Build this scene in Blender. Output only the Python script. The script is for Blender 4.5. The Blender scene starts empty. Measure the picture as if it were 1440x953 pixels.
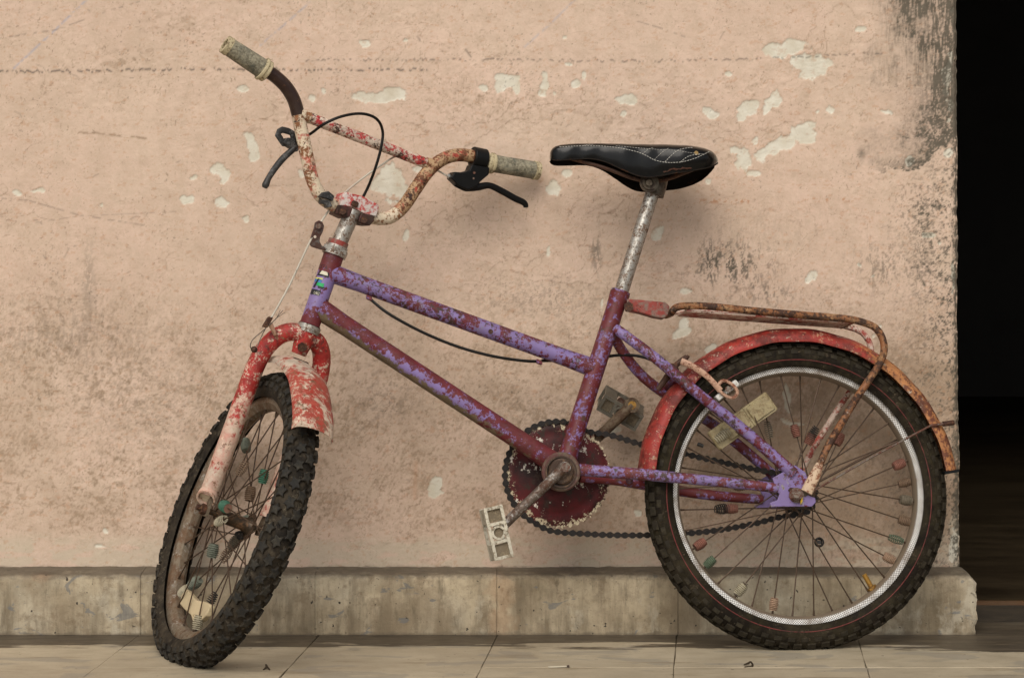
import bpy, math, random
import numpy as np
from mathutils import Matrix, Vector

R = math.radians
random.seed(7)
rng = np.random.default_rng(11)
SC = bpy.context.scene
COL = SC.collection

# ------------------------------------------------------------------ camera
F, YH, CH, D = 3570.0, 270.0, 0.755, 4.2      # focal in photo pixels, horizon row, camera height, distance
CAM = np.array([0.0, 0.0, CH])
cd = bpy.data.cameras.new('camera'); cam = bpy.data.objects.new('camera', cd); COL.objects.link(cam)
cd.sensor_width = 36.0; cd.lens = 36.0 * F / 1440.0
cam.location = CAM; cam.rotation_euler = (R(90), 0, 0)
cd.shift_y = -(476.5 - YH) / 1440.0
cd.clip_start = 0.05; cd.clip_end = 500
SC.camera = cam

# ------------------------------------------------------------------ light
w = bpy.data.worlds.new('World'); SC.world = w; w.use_nodes = True
nt = w.node_tree; bg = nt.nodes['Background']
sky = nt.nodes.new('ShaderNodeTexSky'); sky.sky_type = 'NISHITA'; sky.sun_disc = False
SUN_EL, SUN_AZ = R(46), R(192)                 # azimuth measured from +Y, clockwise: behind and left of the camera
sky.sun_elevation = SUN_EL; sky.sun_rotation = SUN_AZ
sky.air_density = 1.0; sky.dust_density = 3.0; sky.ozone_density = 1.0
hs = nt.nodes.new('ShaderNodeHueSaturation'); hs.inputs['Saturation'].default_value = 0.22
nt.links.new(sky.outputs[0], hs.inputs['Color']); nt.links.new(hs.outputs[0], bg.inputs[0])
bg.inputs[1].default_value = 0.105
sl = bpy.data.lights.new('sun', 'SUN'); sun = bpy.data.objects.new('sun', sl); COL.objects.link(sun)
sl.energy = 1.2; sl.angle = R(40); sl.color = (1.0, 0.91, 0.79)
sd = Vector((math.sin(SUN_AZ) * math.cos(SUN_EL), math.cos(SUN_AZ) * math.cos(SUN_EL), math.sin(SUN_EL)))
sun.rotation_euler = sd.to_track_quat('Z', 'Y').to_euler(); sun.location = sd * 8
SC.view_settings.view_transform = 'Standard'; SC.view_settings.look = 'None'
SC.view_settings.gamma = 1.0; SC.view_settings.exposure = 0.40
SC.render.engine = 'CYCLES'
SC.cycles.max_bounces = 6

# ------------------------------------------------------------------ geometry maths
def ray(px, py): return np.array([(px - 720) / F, 1.0, -(py - YH) / F])
def hit(px, py, O, n):
    d = ray(px, py); return CAM + d * (np.dot(O - CAM, n) / np.dot(d, n))
def nrm(v): v = np.asarray(v, float); return v / np.linalg.norm(v)
def A(*v): return np.array(v, float)
PSI, PHI = R(7), R(9)                          # the bicycle's heading and its lean towards the wall
FW = A(-math.cos(PSI), -math.sin(PSI), 0); NR = np.cross(A(0, 0, 1), FW)
UP = math.cos(PHI) * A(0, 0, 1) - math.sin(PHI) * NR
NN = math.cos(PHI) * NR + math.sin(PHI) * A(0, 0, 1)
R0 = CAM + ray(1120, 910) * D; R0[2] = 0
def P(px, py, off=0.0): return hit(px, py, R0 + off * NN, NN)
def PP(pts, off=0.0): return [P(x, y, off) for x, y in pts]
# steering frame
SO = P(434, 462); ST = P(497, 290); SA = nrm(ST - SO)
F0 = np.cross(NN, SA); F0 *= np.sign(np.dot(F0, FW)); TH = R(71)
SN = math.cos(TH) * NN + math.sin(TH) * F0; SF = math.cos(TH) * F0 - math.sin(TH) * NN
def S3(a, b, c): return SO + a * SF + b * SN + c * SA
def SW(px, py, b=0.0): return hit(px, py, SO + b * SN, SN)           # on a plane parallel to the front wheel
BARO = ST + 0.004 * SF
def SB(px, py, a=0.0): return hit(px, py, BARO + a * SF, SF)         # on the handlebar's plane

def spline(pts, n=8, closed=False):
    p = [np.asarray(q, float) for q in pts]; out = []
    N = len(p); rngN = N if closed else N - 1
    for i in range(rngN):
        if closed: a, b, c, d = p[(i-1) % N], p[i], p[(i+1) % N], p[(i+2) % N]
        else: a, b, c, d = p[max(i-1, 0)], p[i], p[i+1], p[min(i+2, N-1)]
        for k in range(n):
            t = k / n
            out.append(0.5 * ((2*b) + (c-a)*t + (2*a-5*b+4*c-d)*t*t + (3*b-a-3*c+d)*t**3))
    if not closed: out.append(p[-1])
    return out

class MB:
    def __init__(s): s.v = []; s.f = []; s.n = 0; s.mi = []; s.m = 0
    def add(s, v, f):
        s.v.extend([tuple(map(float, q)) for q in v]); s.f.extend([tuple(i + s.n for i in q) for q in f])
        s.mi.extend([s.m] * len(f)); s.n += len(v); return s
    def tube(s, pts, r, seg=14, caps=True, flat=None, ref=None, closed=False):
        pts = [np.asarray(p, float) for p in pts]; N = len(pts)
        rs = list(r) if hasattr(r, '__len__') else [r] * N
        if len(rs) != N:
            rs = list(np.interp(np.linspace(0, 1, N), np.linspace(0, 1, len(rs)), rs))
        T = []
        for i in range(N):
            if closed: d = pts[(i+1) % N] - pts[i-1]
            else: d = pts[min(i+1, N-1)] - pts[max(i-1, 0)]
            T.append(nrm(d))
        u = ref if ref is not None else (A(0, 0, 1) if abs(T[0][2]) < 0.8 else A(1, 0, 0))
        vs = []; fs = []
        sx, sy = flat if flat else (1, 1)
        for i in range(N):
            u = u - np.dot(u, T[i]) * T[i]; u = nrm(u); v = np.cross(T[i], u)
            for k in range(seg):
                a = 2 * math.pi * k / seg
                vs.append(pts[i] + rs[i] * (sx * math.cos(a) * u + sy * math.sin(a) * v))
        M = N if closed else N - 1
        for i in range(M):
            for k in range(seg):
                a = i * seg + k; b = i * seg + (k+1) % seg; j = (i+1) % N
                fs.append((a, b, j*seg + (k+1) % seg, j*seg + k))
        if caps and not closed:
            fs.append(tuple(range(seg-1, -1, -1))); fs.append(tuple(range((N-1)*seg, N*seg)))
        return s.add(vs, fs)
    def cyl(s, a, b, r, seg=16, r2=None):
        return s.tube([a, b], [r, r if r2 is None else r2], seg)
    def ring(s, c, ax, ro, ri, h, seg=32):
        c = np.asarray(c, float); ax = nrm(ax)
        u = nrm(np.cross(ax, A(0.3, 0.2, 1) if abs(ax[2]) < .8 else A(1, 0, 0))); v = np.cross(ax, u)
        vs = []
        for k in range(seg):
            a = 2*math.pi*k/seg; d = math.cos(a)*u + math.sin(a)*v
            vs += [c + ro*d - h/2*ax, c + ro*d + h/2*ax, c + ri*d + h/2*ax, c + ri*d - h/2*ax]
        fs = []
        for k in range(seg):
            a = 4*k; b = 4*((k+1) % seg)
            for q in range(4): fs.append((a+q, b+q, b+(q+1) % 4, a+(q+1) % 4))
        return s.add(vs, fs)
    def box(s, c, X, Y, Z, dx, dy, dz, ch=0.0, taper=1.0):
        c = np.asarray(c, float)
        if ch <= 0:
            vs = [c + sx*dx/2*X*(taper if sz > 0 else 1) + sy*dy/2*Y*(taper if sz > 0 else 1) + sz*dz/2*Z for sz in (-1, 1) for sy in (-1, 1) for sx in (-1, 1)]
            return s.add(vs, [(0,2,3,1), (4,5,7,6), (0,1,5,4), (2,6,7,3), (0,4,6,2), (1,3,7,5)])
        o = [(dx/2-ch, dy/2), (dx/2, dy/2-ch), (dx/2, -dy/2+ch), (dx/2-ch, -dy/2), (-dx/2+ch, -dy/2), (-dx/2, -dy/2+ch), (-dx/2, dy/2-ch), (-dx/2+ch, dy/2)]
        vs = []
        for (zz, k) in ((-dz/2, 1 - ch/max(dx, dy)*2), (-dz/2+ch, 1), (dz/2-ch, 1), (dz/2, 1 - ch/max(dx, dy)*2)):
            for x, y in o: vs.append(c + x*k*X + y*k*Y + zz*Z)
        fs = [tuple(range(7, -1, -1)), tuple(range(24, 32))]
        for l in range(3):
            for k in range(8): fs.append((l*8+k, l*8+(k+1) % 8, l*8+8+(k+1) % 8, l*8+8+k))
        return s.add(vs, fs)
    def prism(s, poly, ax, h):
        poly = [np.asarray(p, float) for p in poly]; n = len(poly); ax = np.asarray(ax, float)
        vs = [p - ax*h/2 for p in poly] + [p + ax*h/2 for p in poly]
        return s.add(vs, [tuple(range(n)), tuple(range(2*n-1, n-1, -1))] + [(i, i+n, (i+1) % n + n, (i+1) % n) for i in range(n)])
    def revolve(s, c, fx, fy, ax, prof, a0=0, a1=2*math.pi, seg=128, closed_prof=False, rfun=None):
        full = abs((a1-a0) - 2*math.pi) < 1e-6; N = seg if full else seg + 1; K = len(prof)
        vs = []
        for i in range(N):
            a = a0 + (a1-a0)*i/seg; d = math.cos(a)*fx + math.sin(a)*fy; e = rfun(a) if rfun else 0
            for r, o in prof: vs.append(c + (r+e)*d + o*ax)
        fs = []; kk = K if closed_prof else K-1
        for i in range(N if full else N-1):
            j = (i+1) % N
            for k in range(kk): fs.append((i*K+k, i*K+(k+1) % K, j*K+(k+1) % K, j*K+k))
        if not full and closed_prof: fs += [tuple(range(K)), tuple((N-1)*K + k for k in range(K-1, -1, -1))]
        return s.add(vs, fs)
    def mesh(s, name, mat, org=A(0, 0, 0), sharp=32):
        me = bpy.data.meshes.new(name)
        me.from_pydata([(a-org[0], b-org[1], c-org[2]) for a, b, c in s.v], [], s.f); me.validate()
        mats = mat if isinstance(mat, (list, tuple)) else [mat]
        for m in mats: me.materials.append(m)
        if len(mats) > 1 and len(me.polygons) == len(s.mi): me.polygons.foreach_set('material_index', s.mi)
        import bmesh
        bm = bmesh.new(); bm.from_mesh(me); bmesh.ops.recalc_face_normals(bm, faces=bm.faces); bm.to_mesh(me); bm.free()
        me.shade_smooth(); me.set_sharp_from_angle(angle=R(sharp)); me.update()
        return me
    def build(s, name, mat, parent=None, org=None, sharp=32, label=None, cat=None, group=None, kind=None):
        if org is None:
            arr = np.array(s.v); org = (arr.min(0) + arr.max(0)) / 2
        o = bpy.data.objects.new(name, s.mesh(name, mat, np.asarray(org, float), sharp)); COL.objects.link(o)
        place(o, org, parent); tag(o, label, cat, group, kind); return o
WL = {}
def place(o, org, parent=None):
    org = np.asarray(org, float); WL[o.name] = org
    if parent is not None:
        o.parent = parent; o.location = org - WL[parent.name]
    else: o.location = org
def tag(o, label=None, cat=None, group=None, kind=None):
    if label: o['label'] = label
    if cat: o['category'] = cat
    if group: o['group'] = group
    if kind: o['kind'] = kind
def inst(name, me, M, parent, label=None):
    """object sharing mesh me, placed by world matrix M under an unrotated parent"""
    o = bpy.data.objects.new(name, me); COL.objects.link(o)
    o.parent = parent; o.matrix_basis = Matrix.Translation(-Vector(WL[parent.name])) @ M
    if label: o['label'] = label
    return o
def mat3(X, Y, Z, c):
    return Matrix(((X[0], Y[0], Z[0], c[0]), (X[1], Y[1], Z[1], c[1]), (X[2], Y[2], Z[2], c[2]), (0, 0, 0, 1)))

# ------------------------------------------------------------------ materials
class NT:
    def __init__(s, name):
        s.m = bpy.data.materials.new(name); s.m.use_nodes = True; s.t = s.m.node_tree
        s.b = s.t.nodes['Principled BSDF']; s.co = s.t.nodes.new('ShaderNodeTexCoord').outputs['Object']
    def n(s, t): return s.t.nodes.new(t)
    def l(s, a, b):
        if isinstance(a, (int, float, tuple, list)):
            b.default_value = a if not isinstance(a, (tuple, list)) or len(a) != 3 or b.type == 'VECTOR' else (*a, 1)
        else: s.t.links.new(a, b)
    def noise(s, scale, detail=4, rough=0.6, stretch=None, seed=0.0, vec=None, dist=0.0):
        v = vec or s.co
        mp = s.n('ShaderNodeMapping'); s.l(v, mp.inputs[0]); mp.inputs['Location'].default_value = (seed*3.7, seed*1.3, seed*2.1)
        if stretch: mp.inputs['Scale'].default_value = stretch
        t = s.n('ShaderNodeTexNoise'); s.l(mp.outputs[0], t.inputs['Vector'])
        t.inputs['Scale'].default_value = scale; t.inputs['Detail'].default_value = detail; t.inputs['Roughness'].default_value = rough
        t.inputs['Distortion'].default_value = dist
        return t.outputs[0]
    def ramp(s, x, lo, hi, a=0.0, b=1.0):
        r = s.n('ShaderNodeMapRange'); s.l(x, r.inputs[0]); r.inputs[1].default_value = lo; r.inputs[2].default_value = hi
        r.inputs[3].default_value = a; r.inputs[4].default_value = b; return r.outputs[0]
    def math(s, op, a, b=0.0):
        m = s.n('ShaderNodeMath'); m.operation = op; s.l(a, m.inputs[0]); s.l(b, m.inputs[1]); return m.outputs[0]
    def mix(s, f, a, b):
        m = s.n('ShaderNodeMix'); m.data_type = 'RGBA'; s.l(f, m.inputs[0]); s.l(a, m.inputs[6]); s.l(b, m.inputs[7]); return m.outputs[2]
    def attr(s, name):
        a = s.n('ShaderNodeAttribute'); a.attribute_name = name; return a.outputs['Fac']
    def bump(s, h, strength=0.4, dist=0.001):
        b = s.n('ShaderNodeBump'); s.l(h, b.inputs['Height']); b.inputs['Strength'].default_value = strength; b.inputs['Distance'].default_value = dist
        s.l(b.outputs[0], s.b.inputs['Normal'])

def worn(name, base, layers=(), rough=0.5, metal=0.0, bump=0.25, spec=0.34, bdist=0.0006, dirt=0.22):
    """layers: (colour, scale, threshold, softness, seed, stretch, grad)  grad=(dir, lo, hi) in world coordinates"""
    k = NT(name); c = k.mix(k.ramp(k.noise(9, 5, .6, seed=9.1), .3, .7), tuple(x*.82 for x in base), tuple(min(1, x*1.12) for x in base)); h = None; mk = None
    geo = k.n('ShaderNodeNewGeometry').outputs['Position']
    for i, L in enumerate(layers):
        col, sc, th, so = L[:4]; seed = L[4] if len(L) > 4 else i+1; stx = L[5] if len(L) > 5 else None; gr = L[6] if len(L) > 6 else None
        x = k.math('ADD', k.math('MULTIPLY', k.noise(sc, 7, .7, stx, seed), .72), k.math('MULTIPLY', k.noise(sc*4.3, 5, .7, stx, seed+31), .58))
        x = k.math('SUBTRACT', x, .15)
        if gr:
            d = k.n('ShaderNodeVectorMath'); d.operation = 'DOT_PRODUCT'; k.l(geo, d.inputs[0]); d.inputs[1].default_value = tuple(gr[0])
            x = k.math('ADD', x, k.ramp(d.outputs['Value'], gr[1], gr[2], gr[3] if len(gr) > 3 else -.25, gr[4] if len(gr) > 4 else .25))
        m = k.ramp(x, th - so, th + so)
        vcol = k.mix(k.ramp(k.noise(sc*1.7, 4, .6, seed=seed+20), .35, .65), tuple(q*.7 for q in col), tuple(min(1, q*1.15) for q in col))
        m = k.math('MULTIPLY', m, k.ramp(k.noise(sc*9, 3, .6, seed=seed+50), .22, .40, .55, 1.0))
        c = k.mix(m, c, vcol); mk = m if mk is None else k.math('MAXIMUM', mk, m)
    if dirt: c = k.mix(k.ramp(k.math('ADD', k.math('MULTIPLY', k.noise(14, 6, .7, seed=41), .6), k.math('MULTIPLY', k.noise(90, 5, .7, seed=42), .4)), .46, .66, 0, dirt), c, (.13, .10, .07))
    k.l(c, k.b.inputs['Base Color']); k.b.inputs['Metallic'].default_value = metal
    k.b.inputs['Specular IOR Level'].default_value = spec
    rr = k.ramp(k.noise(40, 4, .6, seed=5), .3, .7, rough*.8, min(1, rough*1.25))
    if mk is not None:
        rr = k.math('ADD', rr, k.math('MULTIPLY', mk, .2)); k.l(k.math('MULTIPLY', mk, 1 - metal*.1) if metal == 0 else 0.0, k.n('ShaderNodeMath').inputs[0])
        if metal > 0: k.l(k.math('SUBTRACT', metal, k.math('MULTIPLY', mk, metal*.9)), k.b.inputs['Metallic'])
        hh = k.math('SUBTRACT', k.math('MULTIPLY', k.noise(220, 5, .7, seed=3), .5), mk)
    else: hh = k.noise(220, 5, .7, seed=3)
    k.l(rr, k.b.inputs['Roughness']); k.bump(hh, bump, bdist)
    return k.m

PURPLE = (.198, .142, .320); MAROON = (.115, .014, .018); RUST = (.11, .035, .012); DRUST = (.035, .016, .010)
CREAM = (.62, .52, .38); RED = (.48, .03, .028); GRIME = (.10, .07, .04)
M = {}
M['frame'] = worn('worn_purple_paint', PURPLE, [(MAROON, 30, .495, .025, 1), ((.05, .025, .018), 40, .57, .03, 2), (PURPLE, 70, .60, .02, 13), ((.20, .17, .24), 90, .60, .03, 3, (1, 1, .35))], rough=.38)
M['drop'] = worn('dropout_paint', PURPLE, [(MAROON, 30, .60, .02, 1), ((.35, .32, .26), 30, .61, .03, 6), ((.07, .035, .02), 40, .60, .04, 2)], rough=.4)
M['frame_red'] = worn('maroon_paint_with_purple_remains', MAROON, [(PURPLE, 44, .555, .03, 4), ((.07, .035, .02), 30, .60, .05, 5)], rough=.4)
M['head'] = worn('head_tube_paint', PURPLE, [(MAROON, 24, .52, .02, 8, None, ((0, 0, 1), .600, .645, -.10, .22)), (MAROON, 30, .52, .02, 9, None, ((0, 0, 1), .540, .590, .16, -.08)), ((.07, .035, .02), 40, .66, .03, 2)], rough=.36)
M['down'] = worn('down_tube_paint', PURPLE, [(MAROON, 26, .50, .02, 1, None, ((0, 0, 1), .35, .62, .05, -.02)), ((.10, .065, .035), 30, .52, .05, 2, (1, 1, 1), (tuple(-UP*.6 + NN*0), -.6, -.2, -.14, .0))], rough=.45)
M['bar'] = worn('rusty_cream_paint', CREAM, [((.44, .10, .07), 24, .56, .05, 2), ((.22, .09, .035), 44, .535, .03, 3), ((.045, .02, .012), 60, .60, .025, 4)], rough=.42, bump=.35)
M['bar_rust'] = worn('speckled_rusty_bar', (.40, .26, .14), [((.36, .045, .03), 22, .545, .04, 2), ((.13, .045, .018), 64, .50, .03, 3), ((.035, .016, .010), 45, .58, .03, 4)], rough=.5, bump=.4)
M['bar_red'] = worn('red_chipped_crossbar', (.56, .46, .37), [((.42, .03, .035), 34, .515, .025, 2), ((.16, .07, .03), 60, .57, .03, 7), ((.05, .02, .012), 55, .555, .02, 5)], rough=.4, bump=.35)
M['bar_dark'] = worn('dark_oxidised_steel', (.035, .018, .014), [((.16, .07, .03), 90, .66, .03, 2)], rough=.33, bump=.3, metal=.3)
M['fork'] = worn('red_and_cream_fork_paint', (.56, .44, .34), [((.48, .20, .15), 16, .52, .12, 16), ((.34, .018, .015), 30, .505, .05, 2, None, ((0, 0, 1), .36, .48, -.09, .18)), ((.56, .40, .30), 55, .565, .02, 3), ((.17, .075, .035), 42, .585, .03, 4), ((.10, .02, .018), 20, .60, .05, 6, None, ((0, 0, 1), .40, .50, -.2, .03))], rough=.4, bump=.3)
M['fender_f'] = worn('scraped_red_fender', (.32, .026, .017), [((.36, .075, .05), 24, .52, .1, 17), ((.52, .41, .31), 44, .560, .04, 2, (1, 1, .5), ((0, 0, 1), .365, .46, .07, -.01)), ((.54, .45, .35), 20, .56, .04, 12, None, ((0, 0, 1), .44, .48, -.10, .12)), ((.16, .09, .05), 30, .58, .04, 3)], rough=.42, bump=.3)
M['fender_r'] = worn('faded_red_fender', (.29, .026, .018), [((.12, .014, .010), 14, .50, .07, 8), ((.44, .24, .14), 46, .60, .03, 2), ((.40, .17, .06), 24, .53, .06, 3, None, ((1, 0, 0), .50, .64, -.22, .16)), ((.13, .040, .02), 34, .55, .03, 4, None, ((1, 0, 0), .46, .66, -.16, .05)), ((.40, .33, .25), 80, .615, .02, 6)], rough=.45, bump=.45)
M['rack'] = worn('rusty_rack_steel', (.22, .085, .03), [((.34, .19, .09), 45, .56, .04, 2), ((.045, .02, .012), 35, .505, .04, 3), ((.48, .36, .28), 60, .66, .03, 4)], rough=.6, bump=.5)
M['rack_pale'] = worn('pale_red_rack_paint', (.55, .42, .34), [((.34, .05, .035), 30, .52, .04, 2), ((.14, .05, .02), 50, .58, .03, 3)], rough=.5, bump=.4)
M['stem'] = worn('chipped_stem_paint', (.56, .50, .46), [((.45, .05, .045), 40, .50, .05, 2), ((.12, .05, .03), 70, .64, .03, 3)], rough=.4)
M['chrome'] = worn('pitted_chrome', (.40, .38, .34), [((.14, .075, .04), 80, .545, .05, 2), ((.07, .03, .015), 34, .60, .04, 3), ((.10, .07, .05), 160, .58, .04, 5)], rough=.38, metal=.75, bump=.4)
M['nut'] = worn('dull_rusty_steel', (.20, .17, .14), [((.10, .035, .02), 50, .48, .06, 2)], rough=.45, metal=.7)
M['drust'] = worn('dark_rust', (.05, .022, .014), [((.13, .055, .025), 70, .56, .05, 2)], rough=.6, metal=.3, bump=.4)
M['crank'] = worn('rusty_crank', (.13, .10, .08), [((.42, .40, .37), 50, .545, .05, 2), ((.07, .03, .015), 40, .52, .05, 3)], rough=.42, metal=.5, bump=.4)
M['bracketred'] = worn('faded_red_bracket', (.24, .035, .025), [((.16, .15, .12), 16, .50, .06, 2), ((.06, .03, .02), 50, .6, .03, 3)], rough=.5)
M['plastic'] = worn('black_plastic', (.005, .005, .005), [((.02, .02, .018), 90, .70, .05, 2)], rough=.40, bump=.1, spec=.16, dirt=.02)
M['lever_old'] = worn('worn_black_lever', (.02, .02, .02), [((.12, .12, .12), 60, .56, .05, 2)], rough=.5, bump=.3)
M['cable'] = worn('black_cable_housing', (.006, .005, .004), rough=.35, bump=.05, dirt=.02, spec=.2)
M['cable_white'] = worn('dirty_white_housing', (.48, .44, .36), [((.30, .03, .03), 18, .62, .01, 2), ((.12, .08, .05), 60, .66, .02, 3)], rough=.45)
M['wire'] = worn('bare_wire', (.12, .10, .08), rough=.4, metal=.6)
M['grip'] = worn('grimy_rubber_grip', (.33, .30, .215), [((.09, .08, .055), 60, .53, .10, 2), ((.12, .13, .11), 18, .57, .10, 3)], rough=.7, bump=.4)
M['grip_end'] = worn('yellowed_grip_collar', (.47, .40, .25), [((.12, .08, .04), 60, .56, .04, 2)], rough=.6)
M['knob'] = worn('worn_knob_tops', (.024, .023, .021), [((.050, .045, .035), 50, .54, .10, 2)], rough=.75, bump=.4, spec=.10, dirt=.10)
M['knob_r'] = worn('worn_brown_block_tops', (.024, .020, .014), [((.048, .040, .026), 50, .56, .10, 2)], rough=.75, bump=.4, spec=.10, dirt=.10)
M['rubber'] = worn('dusty_tyre_rubber', (.014, .012, .010), [((.045, .036, .025), 22, .51, .10, 2), ((.12, .10, .07), 70, .62, .05, 3)], rough=.75, bump=.5, spec=.08, dirt=.18)
M['rubber_r'] = worn('brown_black_tyre_sidewall', (.010, .0075, .005), [((.026, .021, .012), 18, .52, .08, 2), ((.08, .06, .04), 80, .63, .04, 3)], rough=.72, bump=.45, spec=.08, dirt=.12)
M['redline'] = worn('red_sidewall_line', (.15, .025, .022), [((.03, .02, .015), 40, .55, .1, 2)], rough=.7)
M['rim_f'] = worn('rusty_rim', (.19, .155, .11), [((.11, .06, .03), 24, .48, .08, 2), ((.28, .25, .21), 50, .60, .05, 3)], rough=.5, metal=.45, bump=.4)
M['spoke'] = worn('rusty_spoke', (.075, .045, .028), [((.20, .17, .13), 120, .62, .05, 2)], rough=.45, metal=.5)
M['hub'] = worn('dark_greasy_hub', (.05, .035, .022), [((.14, .07, .03), 60, .55, .05, 2)], rough=.4, metal=.5)
M['chain'] = worn('oily_black_chain', (.010, .007, .005), [((.04, .022, .012), 90, .6, .05, 2)], rough=.45, metal=.0, spec=.25, dirt=.04)
M['pedal'] = worn('worn_white_pedal', (.52, .48, .38), [((.16, .12, .07), 60, .55, .08, 2)], rough=.6)
M['pedal_in'] = worn('dirty_pedal_recess', (.16, .125, .08), [((.28, .22, .14), 90, .55, .08, 2)], rough=.7, bump=.6)
M['pedal_g'] = worn('grey_pedal_plastic', (.13, .115, .085), [((.20, .18, .14), 50, .55, .06, 2)], rough=.6)
M['orange'] = worn('orange_pedal_reflector', (.30, .12, .03), rough=.4)
M['refl'] = worn('yellowed_reflector', (.33, .27, .145), [((.20, .145, .07), 40, .54, .08, 2)], rough=.25, bump=.6)
M['reflp'] = worn('pale_cream_reflector', (.55, .45, .28), [((.30, .2, .1), 50, .64, .06, 2)], rough=.35, bump=.2)
M['shoe'] = worn('white_brake_shoe', (.62, .60, .55), [((.25, .2, .15), 70, .62, .04, 2)], rough=.5)
M['pink'] = worn('pinkish_rusty_caliper', (.46, .28, .19), [((.18, .06, .03), 50, .53, .04, 2)], rough=.5)
M['brass'] = worn('tarnished_brass', (.32, .17, .03), [((.12, .05, .01), 60, .55, .05, 2)], rough=.4, metal=.4)
M['yellowpaint'] = worn('yellow_paint_dab', (.6, .38, .02), rough=.5)
BEADC = {'g': (.10, .135, .085), 'G': (.045, .135, .085), 'r': (.24, .105, .075), 'b': (.19, .125, .08), 'p': (.33, .22, .145), 'k': (.02, .018, .016), 'w': (.36, .32, .225), 't': (.16, .175, .135), 'y': (.14, .115, .08)}
BM = {k: worn('spoke_bead_' + n, BEADC[k], [(tuple(x*.5 for x in BEADC[k]), 90, .56, .06, 2)], rough=.6) for k, n in
      {'g': 'green', 'G': 'bright_green', 'r': 'red', 'b': 'brown', 'p': 'pale_pink', 'k': 'black', 'w': 'off_white', 't': 'teal', 'y': 'grey'}.items()}

# chainring: dark red, cream flakes concentrated near the toothed edge
k = NT('chainring_paint'); ln = k.n('ShaderNodeVectorMath'); ln.operation = 'LENGTH'; k.l(k.co, ln.inputs[0])
rad = ln.outputs['Value']
c = k.mix(k.ramp(k.noise(16, 5, .6, seed=2), .4, .6), (.016, .004, .003), (.085, .007, .008))
c = k.mix(k.ramp(k.noise(40, 6, .7, seed=3), .56, .6), c, (.03, .015, .01))
e = k.math('ADD', k.math('ADD', k.math('MULTIPLY', k.noise(60, 6, .75, seed=5), .55), k.math('MULTIPLY', k.noise(240, 5, .75, seed=6), .45)), k.ramp(rad, .064, .087, -.10, .055))
m1 = k.ramp(e, .535, .56); c = k.mix(m1, c, (.50, .42, .28))
m2 = k.ramp(k.math('ADD', k.math('MULTIPLY', k.noise(24, 5, .6, seed=12), .6), k.math('MULTIPLY', k.noise(150, 5, .7, seed=13), .4)), .585, .595); c = k.mix(m2, c, (.58, .53, .45))
k.l(c, k.b.inputs['Base Color']); k.b.inputs['Roughness'].default_value = .5; k.b.inputs['Specular IOR Level'].default_value = .2; k.bump(k.math('ADD', m1, m2), .4, .0006); M['ring'] = k.m

# rear rim with a fine knurled (braided) side band
k = NT('knurled_chrome_rim'); sep = k.n('ShaderNodeSeparateXYZ'); k.l(k.n('ShaderNodeUVMap').outputs[0], sep.inputs[0])
u = k.math('MULTIPLY', sep.outputs[0], 2*math.pi*210); v = k.math('MULTIPLY', sep.outputs[1], 1.0)
s1 = k.math('SINE', k.math('MULTIPLY', k.math('ADD', u, v), 161/210)); s2 = k.math('SINE', k.math('MULTIPLY', k.math('SUBTRACT', u, v), 161/210))
kn = k.math('MULTIPLY', s1, s2)
band = k.attr('band')
kk = k.math('MULTIPLY', k.ramp(k.math('ABSOLUTE', kn), .16, .42), band)
c = k.mix(kk, (.08, .07, .055), (.84, .82, .78))
dirt = k.ramp(k.noise(26, 7, .75, seed=2), .48, .66); c = k.mix(k.math('MULTIPLY', dirt, .8), c, (.12, .075, .04))
dirt2 = k.math('MULTIPLY', k.math('SUBTRACT', 1.0, band), .75); c = k.mix(dirt2, c, (.19, .145, .10))
k.l(c, k.b.inputs['Base Color']); k.l(k.ramp(band, 0, 1, .1, .30), k.b.inputs['Metallic']); k.b.inputs['Roughness'].default_value = .38
k.bump(kk, .5, .0005); M['rim_r'] = k.m

# saddle: shiny black vinyl
k = NT('shiny_black_vinyl'); n1 = k.noise(60, 5, .6, seed=1); sc = k.ramp(k.noise(30, 6, .7, seed=4), .66, .72)
c = k.mix(sc, (.004, .004, .004), (.02, .018, .015)); k.l(c, k.b.inputs['Base Color'])
k.l(k.ramp(k.noise(14, 4, .6, seed=6), .3, .7, .10, .24), k.b.inputs['Roughness']); k.bump(k.math('ADD', n1, k.math('MULTIPLY', k.noise(9, 2, .5, seed=8), 3.0)), .3, .001); k.b.inputs['Specular IOR Level'].default_value = .22; M['vinyl'] = k.m
M['underside'] = worn('dark_saddle_underside', (.012, .009, .007), [((.05, .022, .012), 40, .6, .05, 2)], rough=.8, dirt=.05, spec=.1)
M['thread'] = worn('white_thread', (.55, .53, .48), rough=.8)
M['foam'] = worn('exposed_foam', (.30, .20, .08), rough=.9)
M['torn'] = worn('torn_rusty_edge', (.06, .022, .012), rough=.8)

# ------------------------------------------------------------------ numpy noise for the plaster
def vnoise(x, y, seed):
    r = np.random.default_rng(seed); T = r.random((256, 256))
    xi = np.floor(x).astype(int); yi = np.floor(y).astype(int); fx = x - xi; fy = y - yi
    fx = fx*fx*fx*(fx*(fx*6-15)+10); fy = fy*fy*fy*(fy*(fy*6-15)+10)
    a = T[xi & 255, yi & 255]; b = T[(xi+1) & 255, yi & 255]; c = T[xi & 255, (yi+1) & 255]; d = T[(xi+1) & 255, (yi+1) & 255]
    return (a*(1-fx)+b*fx)*(1-fy) + (c*(1-fx)+d*fx)*fy
def fbm(x, y, seed, octv=5, gain=.5):
    s = 0; a = 1; t = 0
    for i in range(octv):
        s = s + a*vnoise(x*2**i + 17.3*i, y*2**i + 9.1*i, seed+i); t += a; a *= gain
    return s / t
def sstep(x, lo, hi):
    t = np.clip((x-lo)/(hi-lo), 0, 1); return t*t*(3-2*t)
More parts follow.
